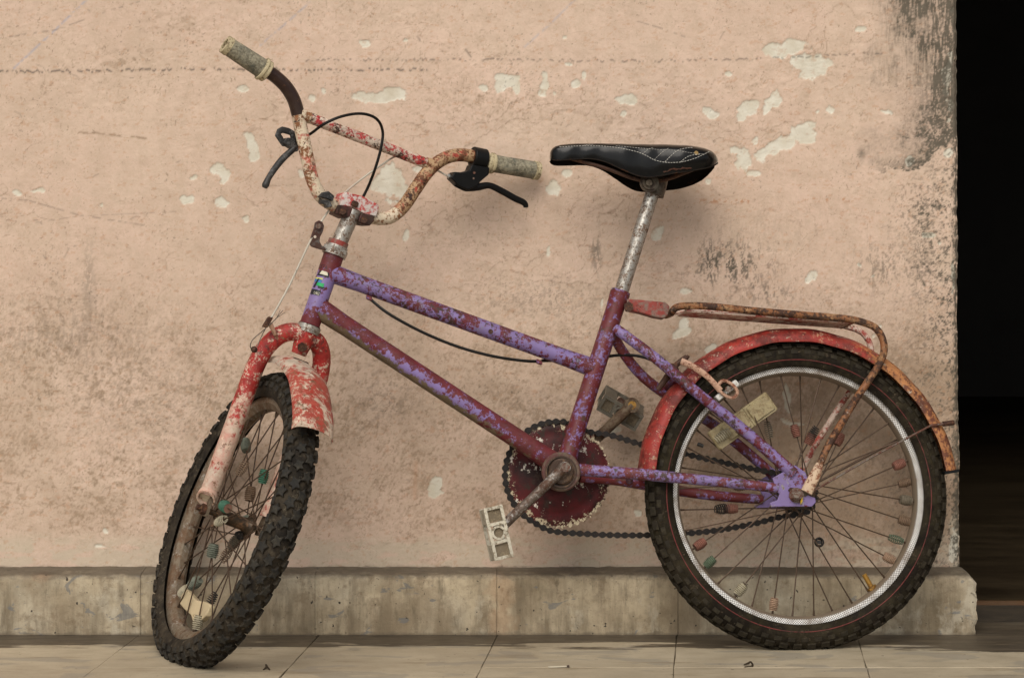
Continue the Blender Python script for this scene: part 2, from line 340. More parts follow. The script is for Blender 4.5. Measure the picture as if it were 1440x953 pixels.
def segd(px, py, pts):
    d = np.full(px.shape, 1e9); tt = np.zeros(px.shape); acc = 0
    for (x0, y0), (x1, y1) in zip(pts[:-1], pts[1:]):
        L2 = (x1-x0)**2 + (y1-y0)**2; t = np.clip(((px-x0)*(x1-x0) + (py-y0)*(y1-y0))/L2, 0, 1)
        q = np.hypot(px-x0-t*(x1-x0), py-y0-t*(y1-y0)); m = q < d; d = np.where(m, q, d); tt = np.where(m, acc + t*math.sqrt(L2), tt); acc += math.sqrt(L2)
    return d, tt

WALL_Y = 4.405; BASE_Y = 4.33
def wx(px, Y=WALL_Y): return (px-720)/F*Y
def wz(py, Y=WALL_Y): return CH - (py-YH)/F*Y

def grid_mesh(name, V, nx, ny, extra_v=(), extra_f=(), attrs=None, mats=()):
    me = bpy.data.meshes.new(name)
    nv = nx*ny; i = np.arange(nx-1)[None, :] + nx*np.arange(ny-1)[:, None]
    q = np.stack([i, i+1, i+1+nx, i+nx], -1).reshape(-1, 4)
    ev = np.array(extra_v, float).reshape(-1, 3); allv = np.concatenate([V.reshape(-1, 3), ev])
    ef = np.array(extra_f, int).reshape(-1, 4) + 0
    fq = np.concatenate([q, ef]) if len(ef) else q
    me.vertices.add(len(allv)); me.vertices.foreach_set('co', allv.ravel().astype(np.float32))
    me.loops.add(fq.size); me.loops.foreach_set('vertex_index', fq.ravel().astype(np.int32))
    me.polygons.add(len(fq)); me.polygons.foreach_set('loop_start', (np.arange(len(fq))*4).astype(np.int32))
    me.update(calc_edges=True)
    me.polygons.foreach_set('use_smooth', np.concatenate([np.ones(len(q), bool), np.zeros(len(ef), bool)]))
    for an, arr in (attrs or {}).items():
        a = me.attributes.new(an, 'FLOAT', 'POINT'); full = np.concatenate([arr.ravel(), np.zeros(len(ev))]).astype(np.float32)
        a.data.foreach_set('value', full)
    for m in mats: me.materials.append(m)
    me.update(); return me

# ------------------------------------------------------------------ the wall
def build_wall():
    x0, x1, y0, y1, st = -30, 1350, -30, 812, 1.5
    xs = np.arange(x0, x1+.1, st); ys = np.arange(y1, y0-.1, -st)
    X, Y = np.meshgrid(xs, ys); nx, ny = len(xs), len(ys)
    wxp = X + 14*(fbm(X/26, Y/26, 5, 4)-.5); wyp = Y + 14*(fbm(X/26+50, Y/26, 9, 4)-.5)
    peel = np.zeros(X.shape)
    def blob(cx, cy, rx, ry, ang=0, rag=.55):
        c, s = math.cos(R(ang)), math.sin(R(ang))
        m = (abs(X-cx) < 2.2*max(rx, ry)+12) & (abs(Y-cy) < 2.2*max(rx, ry)+12)
        dx = wxp[m]-cx; dy = wyp[m]-cy; u = (c*dx+s*dy)/rx; v = (-s*dx+c*dy)/ry
        d = np.sqrt(u*u+v*v) + rag*(fbm(X[m]/11, Y[m]/11, int(abs(cx*7+cy)) % 900, 4)-.5)*2
        peel[m] = np.maximum(peel[m], sstep(-d, -1.04, -.93))
    for b in [(1108,66,34,11,-4),(1148,92,26,18),(1130,88,18,12),(1090,142,13,12,-40),(1080,154,6,14,20),(1052,152,20,11),(1040,162,8,8),(998,161,10,8),(1125,184,20,13,-15),(1135,195,12,11),
              (1095,203,22,9,-22),(1072,215,10,9,-40),(1047,225,12,15),(1034,214,8,5),(1060,242,9,4),(1210,41,9,3),(1025,102,6,4),(1166,158,6,5),(1147,157,3,3),(1000,258,6,6),(1065,198,5,5),
              (712,112,20,10),(702,122,9,9),(728,122,5,8),(765,118,5,17,10),(762,132,6,5),(808,118,5,6),(822,105,3,7),(800,88,5,3),(678,125,6,5),(778,130,3,4),(880,138,14,9),(874,160,3,3),(795,54,3,3),
              (538,137,40,7),(553,130,12,5),(510,139,12,7),(512,61,6,4),(573,58,4,3),(355,206,8,22,-14),(358,222,10,12),(309,239,12,9,20),(319,251,6,8),(342,125,8,5),(263,279,9,6),(315,288,11,8),(548,257,27,23),(545,240,12,8),
              (592,237,12,5),(423,245,5,8),(573,328,4,8,20),(436,137,5,6),(452,130,4,5),(27,272,7,3,20),(53,269,11,2,-6),(273,249,6,3,-30),(343,307,6,6),(140,290,2,2),(785,222,8,5),(796,243,8,7),(782,265,9,7),(780,259,6,9),
              (772,353,4,9),(928,328,9,8),(958,470,11,9),(961,458,6,14),(1000,487,12,6,-25),(963,408,9,5),(1143,388,10,8,-40),(1138,393,6,7),(848,430,3,9),(614,686,9,14),(622,680,5,8),(862,603,10,7),(141,770,6,3),(152,745,5,3),
              (1335,104,6,32,5),(1338,146,5,10),(1334,213,8,5),(1278,230,8,7),(1341,388,4,26),(1307,332,7,5),(1339,12,3,4),(1248,160,9,2,20),(1212,372,3,3),(1228,388,3,2),(1320,343,3,3),(1334,170,3,5),(1342,770,6,30),
              (1108,560,5,22,-5),(1112,592,16,3,8),(1095,520,12,8),(894,720,5,5),(946,762,20,16),(927,747,8,14),(1250,548,4,14,20),(1240,460,3,3),(1229,470,3,4)]: blob(*b)
    # layered-paint outlines: contours of a slow noise
    n1 = fbm(wxp/150, wyp/110, 31, 5); n2 = fbm(wxp/70+9, wyp/60, 47, 5)
    lay = sstep(n1, .47, .474) + .7*sstep(n1, .56, .564) + .5*sstep(n2, .58, .586) + .4*sstep(n2, .40, .406)
    act = sstep(fbm(X/200, Y/200, 61, 2), .3, .6)
    ex = sstep(X, 430, 900)*.5 + .3*sstep(Y, 300, 700)+.45
    edge = (np.exp(-((n1-.472)/.0022)**2) + np.exp(-((n1-.562)/.002)**2) + .8*np.exp(-((n2-.583)/.003)**2))*act
    bub = fbm(X/7, Y/6, 71, 4)
    rough_area = sstep(fbm(X/170+4, Y/110, 77, 3) + .25*np.exp(-((Y-150)/70)**2)*sstep(X, 450, 700), .5, .68)
    fine = fbm(X/3.2, Y/3.2, 83, 3)
    disp = .0006*lay*act*ex - .0013*peel + .0011*(bub-.5)*(.12+rough_area) + .00028*(fine-.5) + .0022*(fbm(X/90, Y/80, 91, 3)-.5)
    bc = fbm(wxp/16, wyp/13, 95, 3); crk = np.exp(-((bc-.5)/.012)**2)*rough_area
    # black mould
    vs = fbm(X/3.0, Y/16, 101, 4); gr = fbm(X/5, Y/5, 103, 5, .65); big = fbm(X/60, Y/50, 107, 3)
    lim = 238 - sstep(X, 1285, 1345)*42 + 22*(fbm(X/9, Y/9, 109, 3)-.5)
    m = (Y < lim)*sstep(X + 70*(big-.5), 1215, 1295)*1.0
    vf = fbm(X/1.7, Y/14, 151, 3, .6); gf = fbm(X/2.4, Y/2.4, 153, 4, .7); wv = sstep(-Y, -190, -110)
    tex = wv*(.6*vf+.4*gf) + (1-wv)*(.65*gf+.35*gr)
    pat = .35 + 1.0*sstep(fbm(X/26, Y/34, 155, 5, .6), .30, .70)
    mould = m*pat*(.30 + .95*sstep(tex, .32, .72)) + .10*m
    mould += (Y < lim)*sstep(X, 1285, 1340)*.75*sstep(tex, .32, .56)
    e2 = sstep(X, 1270, 1345)*(Y >= lim-6)*np.clip(1.15-abs(Y-330)/260, .25, 1)
    mould += e2*1.0*sstep(.5*gr+.5*gf+.14*(big-.5), .50, .64)
    mould += .9*sstep(X, 1336, 1347)*sstep(gr, .28, .52) + .5*sstep(X, 1180, 1345)*sstep(Y, 330, 480)*sstep(.5*gr+.5*gf, .53, .64) + .30*sstep(X, 600, 1300)*sstep(Y, 420, 640)*sstep(.45*gr+.55*fbm(X/2.2, Y/5, 161, 4, .7), .54, .66)
    def cluster(cx, cy, rx, ry, k, vert=True, th=.56):
        g = np.exp(-(((X-cx)/rx)**2 + ((Y-cy)/ry)**2)); n = .55*fbm(X/4.5, Y/(15 if vert else 5), int(cx) % 997, 5, .66) + .45*fbm(X/2.2, Y/(4 if vert else 2.2), int(cx) % 997+40, 4, .66)
        return k*g*sstep(n + .12*(g-.5), th-.03, th+.08)
    mould += cluster(1025, 375, 62, 42, 1.0) + cluster(1080, 410, 40, 20, .7) + cluster(1000, 360, 20, 30, .8) + cluster(1245, 375, 50, 40, .6) + cluster(1295, 300, 40, 50, .8, False)
    mould += cluster(838, 355, 8, 30, .7, True, .5) + cluster(770, 420, 110, 40, .35, False) + cluster(1300, 370, 40, 60, .6, False) + cluster(90, 470, 150, 60, .28, True, .54) + cluster(200, 560, 160, 110, .25, False, .55) + cluster(760, 590, 160, 70, .25, False, .56)
    mould += cluster(125, 400, 10, 60, .35, True, .45) + cluster(550, 560, 60, 40, .35, False) + cluster(1080, 330, 140, 60, .12, True)
    mould += .55*np.exp(-(((X-1211)/5)**2+((Y-216)/7)**2)) + .5*np.exp(-(((X-1318)/3)**2+((Y-285)/4)**2))
    sp = vnoise(X/1.8, Y/1.8, 111)+.10*(fbm(X/60, Y/60, 113, 3)-.5)*4; mould += .45*sstep(sp, .985, 1.03)
    # mottled brown grime, plus a smooth brown darkening low down and to the right
    mott = fbm(X/34, Y/26, 121, 5, .6); low = sstep(Y, 320, 560)*sstep(-Y, -800, -700)
    grime = sstep(.6*mott+.4*fbm(X/7, Y/9, 163, 5, .7), .36, .76)*(.12 + .20*low) + .30*low*sstep(X, 700, 1200) + .24*sstep(fbm(X/120, Y/90, 127, 4), .42, .78)*sstep(Y, 250, 600) + .36*sstep(.75*fbm((X+.5*Y)/2.6, (Y-.5*X)/12, 165, 4, .65)+.25*mott, .52, .64)*low*sstep(fbm(X/80, Y/60, 167, 3), .35, .65) + .55*sstep(fbm(X/9, Y/7, 128, 5, .65), .56, .68)*(.25+.75*low)*sstep(fbm(X/70, Y/60, 130, 3), .36, .62)
    grime += .5*sstep(fbm(X/5, Y/3.5, 129, 4, .6), .60, .72)*low + .25*edge + .5*crk
    grime += .6*np.exp(-(((X-175)/38)**2+((Y-86)/16)**2))*sstep(fbm(X/9, Y/5, 131, 4), .5, .66) + .5*np.exp(-(((X-250)/45)**2+((Y-30)/18)**2))*sstep(fbm(X/9, Y/5, 133, 4), .48, .66)
    grime += .45*np.exp(-(((X-690)/120)**2+((Y-150)/26)**2))*sstep(fbm(X/4, Y/4, 137, 4), .52, .66)
    grime += .4*sstep(X, 930, 1180)*sstep(Y, 430, 640)*(.4+mott)
    d, t = segd(X, Y, [(110,187),(135,187),(160,190),(205,195)]); grime += .9*np.exp(-(d/1.7)**2)*sstep(fbm(X/6, Y/3, 139, 3), .3, .6)
    d, t = segd(X, Y, [(366,166),(390,171)]); grime += .8*np.exp(-(d/2)**2)*sstep(vnoise(X/5, Y/4, 141), .3, .6)
    # old pencil and snap-line marks
    mark = np.zeros(X.shape)
    def line(pts, wd, k, seed, dash=None, th=.3, jit=0):
        nonlocal mark
        yy = Y + jit*(vnoise(X/3.5, X*0, seed+3)-.5)
        d, t = segd(X, yy, pts); a = np.exp(-(d/wd)**2)*k
        a = a*sstep(vnoise(X/(dash or 5), Y/(9), seed), th, th+.25)
        mark = np.maximum(mark, a)
    line([(-30,101),(120,100),(280,97),(430,98),(600,98)], 1.5, 1.0, 201, 2.6, .32, 4)
    line([(425,85),(560,84),(700,84),(900,86),(1050,84),(1240,75)], 1.3, .8, 203, 2.8, .42, 4)
    line([(-30,60),(0,54),(80,42),(140,20),(210,-2)], 1.1, .55, 205)
    line([(-30,276),(40,282),(110,302),(210,318)], 1.2, .5, 207, 4)
    line([(50,313),(110,304),(260,297)], .9, .35, 209)
    line([(895,30),(930,40),(965,53)], 1.2, .5, 211)
    line([(655,70),(662,80)], 1.3, .8, 213); line([(587,52),(591,57)], 1.3, .8, 215)
    for q in range(6): line([(505,520+q*17),(535,504+q*16)], 2.2, .28, 220+q)
    for q in range(60):
        a, b = rng.uniform(0, 1330), rng.uniform(0, 790); L = rng.uniform(4, 26); g = rng.uniform(-1.2, 1.2)
        line([(a, b), (a+L*math.cos(g)*.6, b+L*math.sin(g)*.6), (a+L*math.cos(g+.3), b+L*math.sin(g+.3))], rng.uniform(.7, 1.1), rng.uniform(.25, .6), 300+q)
    blue = np.zeros(X.shape)
    for pts, kk in (([(128,-6),(80,40),(20,96)], .55), ([(440,0),(400,35),(366,64)], .4), ([(812,-4),(775,33),(738,66)], .35)):
        d, t = segd(X, Y, pts); blue = np.maximum(blue, kk*np.exp(-(d/1.6)**2)*sstep(fbm(X/5, Y/5, 401, 3), .3, .55))
    rust = np.zeros(X.shape)
    for pts in ([(985,283),(1055,283)], [(1133,281),(1162,281)], [(1185,281),(1198,281)]):
        d, t = segd(X, Y, pts); rust = np.maximum(rust, np.exp(-(d/3)**2)*sstep(fbm(X/4, Y/4, 405, 3), .5, .6))
    rust = np.maximum(rust, .35*sstep(fbm(X/8, Y/5, 409, 5, .65), .66, .72))
    d, t = segd(X, Y, [(585,650),(583,700)]); rust = np.maximum(rust, .35*np.exp(-(d/3)**2))
    # plain band of limewash just above the skirting, cleaner
    low2 = sstep(Y + 14*(mott-.5), 742, 770)
    pale = .8*low2*sstep(fbm(X/30, Y/10, 411, 4), .34, .52)
    for (cx, cy, rx, ry) in ((826,795,20,11), (520,800,60,6), (1345,760,12,40)):
        g = ((wxp-cx)/rx)**2+((wyp-cy)/ry)**2; pale = np.maximum(pale, sstep(-g, -1.1, -.8)); edge += np.exp(-((g-1)/.12)**2)
    bot = sstep(Y + 7*(fbm(X/11, Y/4, 415, 4)-.5), 794, 801)
    tone = fbm(X/220, Y/160, 421, 4, .5)
    # ragged vertical corner
    ex_ = 1.5*(fbm(X*0+3, Y/9, 431, 4, .6)-.5)*2 + 3.0*(fbm(X*0+8, Y/70, 433, 3, .5)-.5) - 2.5 + (Y-400)/750*4
    cx = sstep(X, x1-14, x1)
    VX = wx(X + ex_*cx); VZ = wz(Y)
    VY = WALL_Y - disp + .006*sstep(X, x1-7, x1)**2 + .0015*cx*(gr-.5)*2
    V = np.stack([VX, VY, VZ], -1)
    # extensions: left, top; and the jamb face going back
    ev = []; ef = []; B = nx*ny
    def q(p): ev.append(p); return B + len(ev) - 1
    xl, xr, zt, zb = wx(x0), wx(x1), wz(y0), wz(y1)
    a = [q(p) for p in ((-4, WALL_Y, zb), (xl, WALL_Y, zb), (xl, WALL_Y, zt), (-4, WALL_Y, zt), (-4, WALL_Y, 3), (xl, WALL_Y, 3), (xr, WALL_Y, 3), (xr, WALL_Y, zt))]
    ef += [(a[0], a[1], a[2], a[3]), (a[3], a[2], a[5], a[4]), (a[2], a[7], a[6], a[5])]
    prev = None
    for j in range(ny):
        p = V[j, nx-1]; b1 = q((p[0]+.002, WALL_Y+.24, p[2]))
        if prev: ef.append((prev[0], j*nx+nx-1, b1, prev[1])) 
        prev = (j*nx+nx-1, b1)
    b = [q(p) for p in ((xr, WALL_Y+.24, 3), (xr, WALL_Y+.24, zb), (-4, WALL_Y+.24, zb), (-4, WALL_Y+.24, 3), (xr, WALL_Y+.24, zt))]
    ef += [(a[6], b[0], b[4], a[7]), (b[1], b[2], b[3], b[0]), (a[4], a[6], b[0], b[3])]
    # wall on the far side of the doorway and over the door
    for (xa, xb, za, zb_) in ((1.95, 4.5, 0, 3), (xr+.001, 1.949, 2.25, 3)):
        c = [q(p) for p in ((xa, WALL_Y, za), (xb, WALL_Y, za), (xb, WALL_Y, zb_), (xa, WALL_Y, zb_), (xa, WALL_Y+.24, za), (xb, WALL_Y+.24, za), (xb, WALL_Y+.24, zb_), (xa, WALL_Y+.24, zb_))]
        ef += [(c[0], c[1], c[2], c[3]), (c[5], c[4], c[7], c[6]), (c[4], c[0], c[3], c[7]), (c[1], c[5], c[6], c[2]), (c[4], c[5], c[1], c[0]), (c[3], c[2], c[6], c[7])]
    attrs = dict(peel=peel, mould=np.clip(mould, 0, 1), grime=np.clip(grime, 0, 1), mark=mark, blue=blue, rust=rust, pale=pale*(1-bot), edge=np.clip(edge*(1-peel) + 2.6*peel*(1-peel), 0, 1), bot=bot, tone=tone, lay=lay/2.6)
    k = NT('flaking_peach_limewash')
    c = k.mix(k.attr('tone'), PEACH0, PEACH1)
    c = k.mix(k.ramp(k.attr('lay'), 0, 1, 0, .35), c, PEACH2)
    c = k.mix(k.ramp(k.noise(30, 6, .65, seed=1), .42, .70, 0, .45), c, (.45, .345, .25))
    c = k.mix(k.ramp(k.noise(120, 5, .7, seed=2), .5, .75, 0, .35), c, (.64, .46, .36))
    c = k.mix(k.ramp(k.noise(48, 6, .62, (1, 1, 1.3), 21, dist=.8), .525, .55, 0, .13), c, (.46, .325, .225))
    c = k.mix(k.ramp(k.noise(60, 6, .66, (1, 1, 1.2), 22, dist=.6), .55, .575, 0, .16), c, (.70, .55, .43))
    c = k.mix(k.math('MULTIPLY', k.ramp(k.noise(230, 5, .75, seed=23), .50, .66), k.math('ADD', .10, k.math('MULTIPLY', k.attr('grime'), .55))), c, (.36, .245, .16))
    c = k.mix(k.ramp(k.math('ADD', k.noise(150, 6, .78, (1, 1, .7), 24), k.math('MULTIPLY', k.attr('grime'), .10)), .60, .68, 0, .6), c, (.20, .135, .085))
    c = k.mix(k.math('MULTIPLY', k.attr('grime'), .85), c, k.mix(k.noise(60, 4, .6, seed=3), (.27, .18, .11), (.36, .27, .19)))
    c = k.mix(k.math('MULTIPLY', k.attr('pale'), .75), c, (.50, .43, .32))
    pc = k.mix(k.ramp(k.noise(40, 5, .6, seed=4), .35, .7), (.66, .63, .53), (.54, .49, .38))
    c = k.mix(k.math('MULTIPLY', k.attr('peel'), .93), c, pc)
    c = k.mix(k.math('MULTIPLY', k.attr('rust'), .7), c, (.40, .17, .06))
    c = k.mix(k.attr('blue'), c, (.30, .33, .42))
    c = k.mix(k.math('MULTIPLY', k.attr('edge'), .28), c, (.24, .15, .10))
    c = k.mix(k.math('MULTIPLY', k.attr('mark'), .75), c, (.07, .06, .05))
    c = k.mix(k.math('MULTIPLY', k.attr('mould'), .93), c, k.mix(k.noise(90, 4, .7, seed=6), (.045, .038, .028), (.13, .115, .085)))
    c = k.mix(k.attr('bot'), c, k.mix(k.ramp(k.noise(50, 5, .7, (1, 1, 3), 7), .35, .65), (.09, .075, .055), (.26, .22, .165)))
    k.l(c, k.b.inputs['Base Color']); k.b.inputs['Roughness'].default_value = .85; k.b.inputs['Specular IOR Level'].default_value = .25
    h = k.math('ADD', k.noise(110, 6, .65, seed=8), k.math('MULTIPLY', k.noise(420, 4, .7, seed=9), .35))
    h = k.math('ADD', h, k.math('MULTIPLY', k.ramp(k.noise(24, 4, .55, (1, 1, 1.3), 10, dist=.5), .50, .525), .35))
    h = k.math('SUBTRACT', h, k.math('MULTIPLY', k.attr('mould'), .5))
    k.bump(h, .36, .0014)
    me = grid_mesh('wall', V, nx, ny, ev, ef, attrs, [k.m])
    o = bpy.data.objects.new('plaster_wall', me); COL.objects.link(o); WL[o.name] = A(0, 0, 0)
    tag(o, 'peach plaster wall with peeling white patches and black mould by the doorway', 'wall')
    return o
PEACH0, PEACH1, PEACH2 = (.55, .416, .317), (.64, .488, .377), (.65, .466, .371)
wall = build_wall()

# skirting of cast tiles along the foot of the wall
def build_skirting():
    k = NT('stained_skirting_concrete'); geo = k.n('ShaderNodeNewGeometry').outputs['Position']
    sp = k.n('ShaderNodeSeparateXYZ'); k.l(geo, sp.inputs[0]); zz = sp.outputs[2]
    c = k.mix(k.ramp(k.noise(9, 6, .6, seed=1, vec=geo), .35, .65), (.29, .23, .145), (.52, .43, .295))
    c = k.mix(k.ramp(k.noise(5, 4, .6, seed=14, vec=geo), .45, .7, 0, .6), c, (.34, .31, .24))
    st = k.noise(30, 5, .6, (1, 1, .16), 2, geo); stz = k.math('ADD', st, k.ramp(zz, .0, .10, .03, -.10))
    c = k.mix(k.ramp(stz, .45, .62, 0, .8), c, (.15, .115, .07)); c = k.mix(k.ramp(k.noise(75, 5, .7, (1, 1, .12), 44, geo), .52, .66, 0, .4), c, (.17, .13, .085)); c = k.mix(k.ramp(k.noise(55, 6, .7, seed=21, vec=geo), .5, .72, 0, .5), c, (.17, .135, .09))
    c = k.mix(k.ramp(k.noise(26, 6, .7, seed=3, vec=geo), .54, .64, 0, .65), c, (.19, .14, .085))
    c_f = k.noise(9, 7, .72, (1, 1, .7), 31, geo); c = k.mix(k.ramp(c_f, .50, .60, 0, .55), c, (.25, .19, .12)); c = k.mix(k.ramp(c_f, .44, .36, 0, .55), c, (.48, .43, .33))
    c = k.mix(k.ramp(k.noise(70, 6, .75, (1, 1, .25), 33, geo), .55, .70, 0, .6), c, (.12, .095, .06))
    c = k.mix(k.ramp(k.noise(200, 4, .7, seed=34, vec=geo), .60, .70, 0, .5), c, (.11, .085, .055))
    ox = k.math('ABSOLUTE', k.math('SUBTRACT', sp.outputs[0], -.02)); ox = k.math('ADD', ox, k.math('MULTIPLY', k.math('SUBTRACT', k.noise(30, 4, .6, seed=35, vec=geo), .5), .08)); c = k.mix(k.ramp(ox, .026, .008, 0, .3), c, (.36, .19, .09))
    bl = k.noise(17, 4, .6, (1, 1, 1.8), 5.3, geo, .8); c = k.mix(k.ramp(bl, .635, .655, 0, .6), c, (.13, .14, .145))
    orr = k.noise(8, 4, .5, seed=6.7, vec=geo); c = k.mix(k.ramp(orr, .68, .74, 0, .4), c, (.36, .19, .10))
    sp2 = k.noise(110, 2, .5, seed=7, vec=geo); c = k.mix(k.ramp(sp2, .715, .735), c, (.05, .04, .03))
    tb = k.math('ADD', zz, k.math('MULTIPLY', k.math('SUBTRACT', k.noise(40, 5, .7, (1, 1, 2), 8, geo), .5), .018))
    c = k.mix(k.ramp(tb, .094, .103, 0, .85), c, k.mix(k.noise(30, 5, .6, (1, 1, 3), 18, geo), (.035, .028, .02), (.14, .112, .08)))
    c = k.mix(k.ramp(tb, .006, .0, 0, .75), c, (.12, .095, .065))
    k.l(c, k.b.inputs['Base Color']); k.b.inputs['Roughness'].default_value = .8; k.b.inputs['Specular IOR Level'].default_value = .3
    k.bump(k.math('ADD', k.noise(90, 6, .7, seed=9, vec=geo), k.math('MULTIPLY', k.ramp(k.noise(260, 2, .5, seed=10, vec=geo), .6, .75), -.6)), .5, .0014)
    top = wz(808, BASE_Y)
    xs = [-3.1 + .3112*i for i in range(0, 7)]
    joints = [-3.0, -2.7, -2.4, -2.1, -1.85, -1.55, -1.25, -.945] + [wx(p, BASE_Y) for p in (197, 443, 698, 953, 1211)] + [wx(1375, BASE_Y)]
    for i in range(len(joints)-1):
        xa, xb = joints[i] + .00012, joints[i+1] - .00012; vis = xb > -1.0; last = i == len(joints)-2
        n = 90 if vis else 6; mrows = 46 if vis else 6
        # profile from floor up the face, over a rounded lip and back to the wall
        pr = []
        for j in range(mrows): 
            t = j/(mrows-1)
            if t < .82: z = t/.82*(top-.007); y = 0
            else:
                a = (t-.82)/.18
                if a < .5: z = top-.007 + .007*math.sin(a*math.pi); y = .007*(1-math.cos(a*math.pi))
                else: z = top + (a-.5)*.006; y = .007 + (a-.5)*2*.070
            pr.append((y, z))
        pr = np.array(pr); U = np.linspace(xa, xb, n); Xg = np.repeat(U[None], mrows, 0); Yg = np.repeat(pr[:, :1], n, 1) + BASE_Y; Zg = np.repeat(pr[:, 1:], n, 1)
        nz = fbm(Xg*60+40, Zg*60+Yg*40+7, 501, 4)-.5; Yg = Yg + .0022*nz + .0015*(fbm(Xg*14+40, Zg*14, 503, 2)-.5) + rng.uniform(-.0006, .0006); Zg = Zg + (.0030*nz + .0022*(fbm(Xg*22+4, Yg*0, 507, 3)-.5))*sstep(Zg, top-.014, top-.004)
        e = np.minimum(Xg-xa, xb-Xg); Yg = Yg + .0004*np.exp(-(e/.0016)**2)
        if last:
            r = (Xg-(xb-.02))/.02; r = np.clip(r, 0, 1)
            Zg = np.where(Zg > top-.03, Zg - .014*r**2, Zg); Xg = Xg + r*(.010*(fbm(Zg*70+3, Yg*0, 505, 4)-.5)-.001); Yg = Yg + .006*r**4
        V = np.stack([Xg, Yg, Zg], -1); ev = []; ef = []; B = n*mrows
        for side, col in ((0, 0), (1, n-1)):
            prev = None
            for j in range(mrows):
                p = V[j, col]; bx = p[0] if not last or side == 0 else p[0]; ev.append((bx, BASE_Y + (.077 if not (last and side) else .24), p[2])); cur = (j*n+col, B+len(ev)-1)
                if prev: ef.append((prev[0], cur[0], cur[1], prev[1]) if side else (cur[0], prev[0], prev[1], cur[1]))
                prev = cur
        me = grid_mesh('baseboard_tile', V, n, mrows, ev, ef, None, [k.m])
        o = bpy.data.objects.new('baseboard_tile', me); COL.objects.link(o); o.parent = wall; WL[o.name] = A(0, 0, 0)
        if last: o['label'] = 'chipped end tile of the skirting at the doorway'
    # skirting beyond the door
    MB().box(A(3.2, BASE_Y+.02, top/2), A(1,0,0), A(0,1,0), A(0,0,1), 2.55, .05, top).build('baseboard_tile', k.m, wall)
build_skirting()

# ------------------------------------------------------------------ ground, porch floor, room
def simple(name, c0, c1, scale=6, rough=.7, bump=.3):
    k = NT(name); geo = k.n('ShaderNodeNewGeometry').outputs['Position']
    k.l(k.mix(k.ramp(k.noise(scale, 7, .65, vec=geo), .35, .65), c0, c1), k.b.inputs['Base Color']); k.b.inputs['Roughness'].default_value = rough
    k.bump(k.noise(scale*8, 6, .7, vec=geo), bump, .003); return k.m
g = MB().box(A(0, 0, -.30), A(1,0,0), A(0,1,0), A(0,0,1), 400, 400, .1).build('ground', simple('dry_earth', (.16,.12,.08), (.24,.19,.13)), kind='structure')

k = NT('stained_cement_tile'); geo = k.n('ShaderNodeNewGeometry').outputs['Position']
sp = k.n('ShaderNodeSeparateXYZ'); k.l(geo, sp.inputs[0])
c = k.mix(k.ramp(k.noise(5, 6, .6, seed=1, vec=geo), .35, .65), (.34, .285, .20), (.44, .375, .265))
c = k.mix(k.ramp(k.noise(26, 6, .6, (.8, 1.5, 1), 3, geo), .45, .72, 0, .5), c, (.27, .22, .145)); c = k.mix(k.ramp(k.noise(160, 5, .7, seed=23, vec=geo), .54, .7, 0, .4), c, (.22, .175, .115))
c = k.mix(k.ramp(k.noise(7, 3, .5, (1, 2.2, 1), 4, geo, .5), .57, .595, 0, .5), c, (.22, .20, .165))
c = k.mix(k.ramp(k.noise(8, 5, .66, (.8, 5, 1), 6, geo), .57, .66, 0, .55), c, (.20, .15, .09))
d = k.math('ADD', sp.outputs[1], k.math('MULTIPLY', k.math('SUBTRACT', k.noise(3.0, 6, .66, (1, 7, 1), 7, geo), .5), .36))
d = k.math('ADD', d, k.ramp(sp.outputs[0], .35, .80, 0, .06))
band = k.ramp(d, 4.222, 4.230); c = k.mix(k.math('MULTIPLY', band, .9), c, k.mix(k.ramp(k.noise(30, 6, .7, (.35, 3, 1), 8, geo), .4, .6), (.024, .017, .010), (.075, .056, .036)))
c = k.mix(k.ramp(k.noise(70, 3, .5, seed=9, vec=geo), .70, .73, 0, .8), c, (.08, .06, .04))
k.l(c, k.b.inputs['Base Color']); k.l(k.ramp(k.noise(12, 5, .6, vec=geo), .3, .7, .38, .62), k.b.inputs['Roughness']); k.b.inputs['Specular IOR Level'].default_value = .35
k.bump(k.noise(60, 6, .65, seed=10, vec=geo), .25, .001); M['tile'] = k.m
M['grout'] = simple('dark_joint_dirt', (.08, .06, .04), (.16, .125, .08), 60)
floor = MB().box(A(.3, 2.85, -.152), A(1,0,0), A(0,1,0), A(0,0,1), 7.6, 3.2, .296).build('floor', M['grout'], kind='structure')
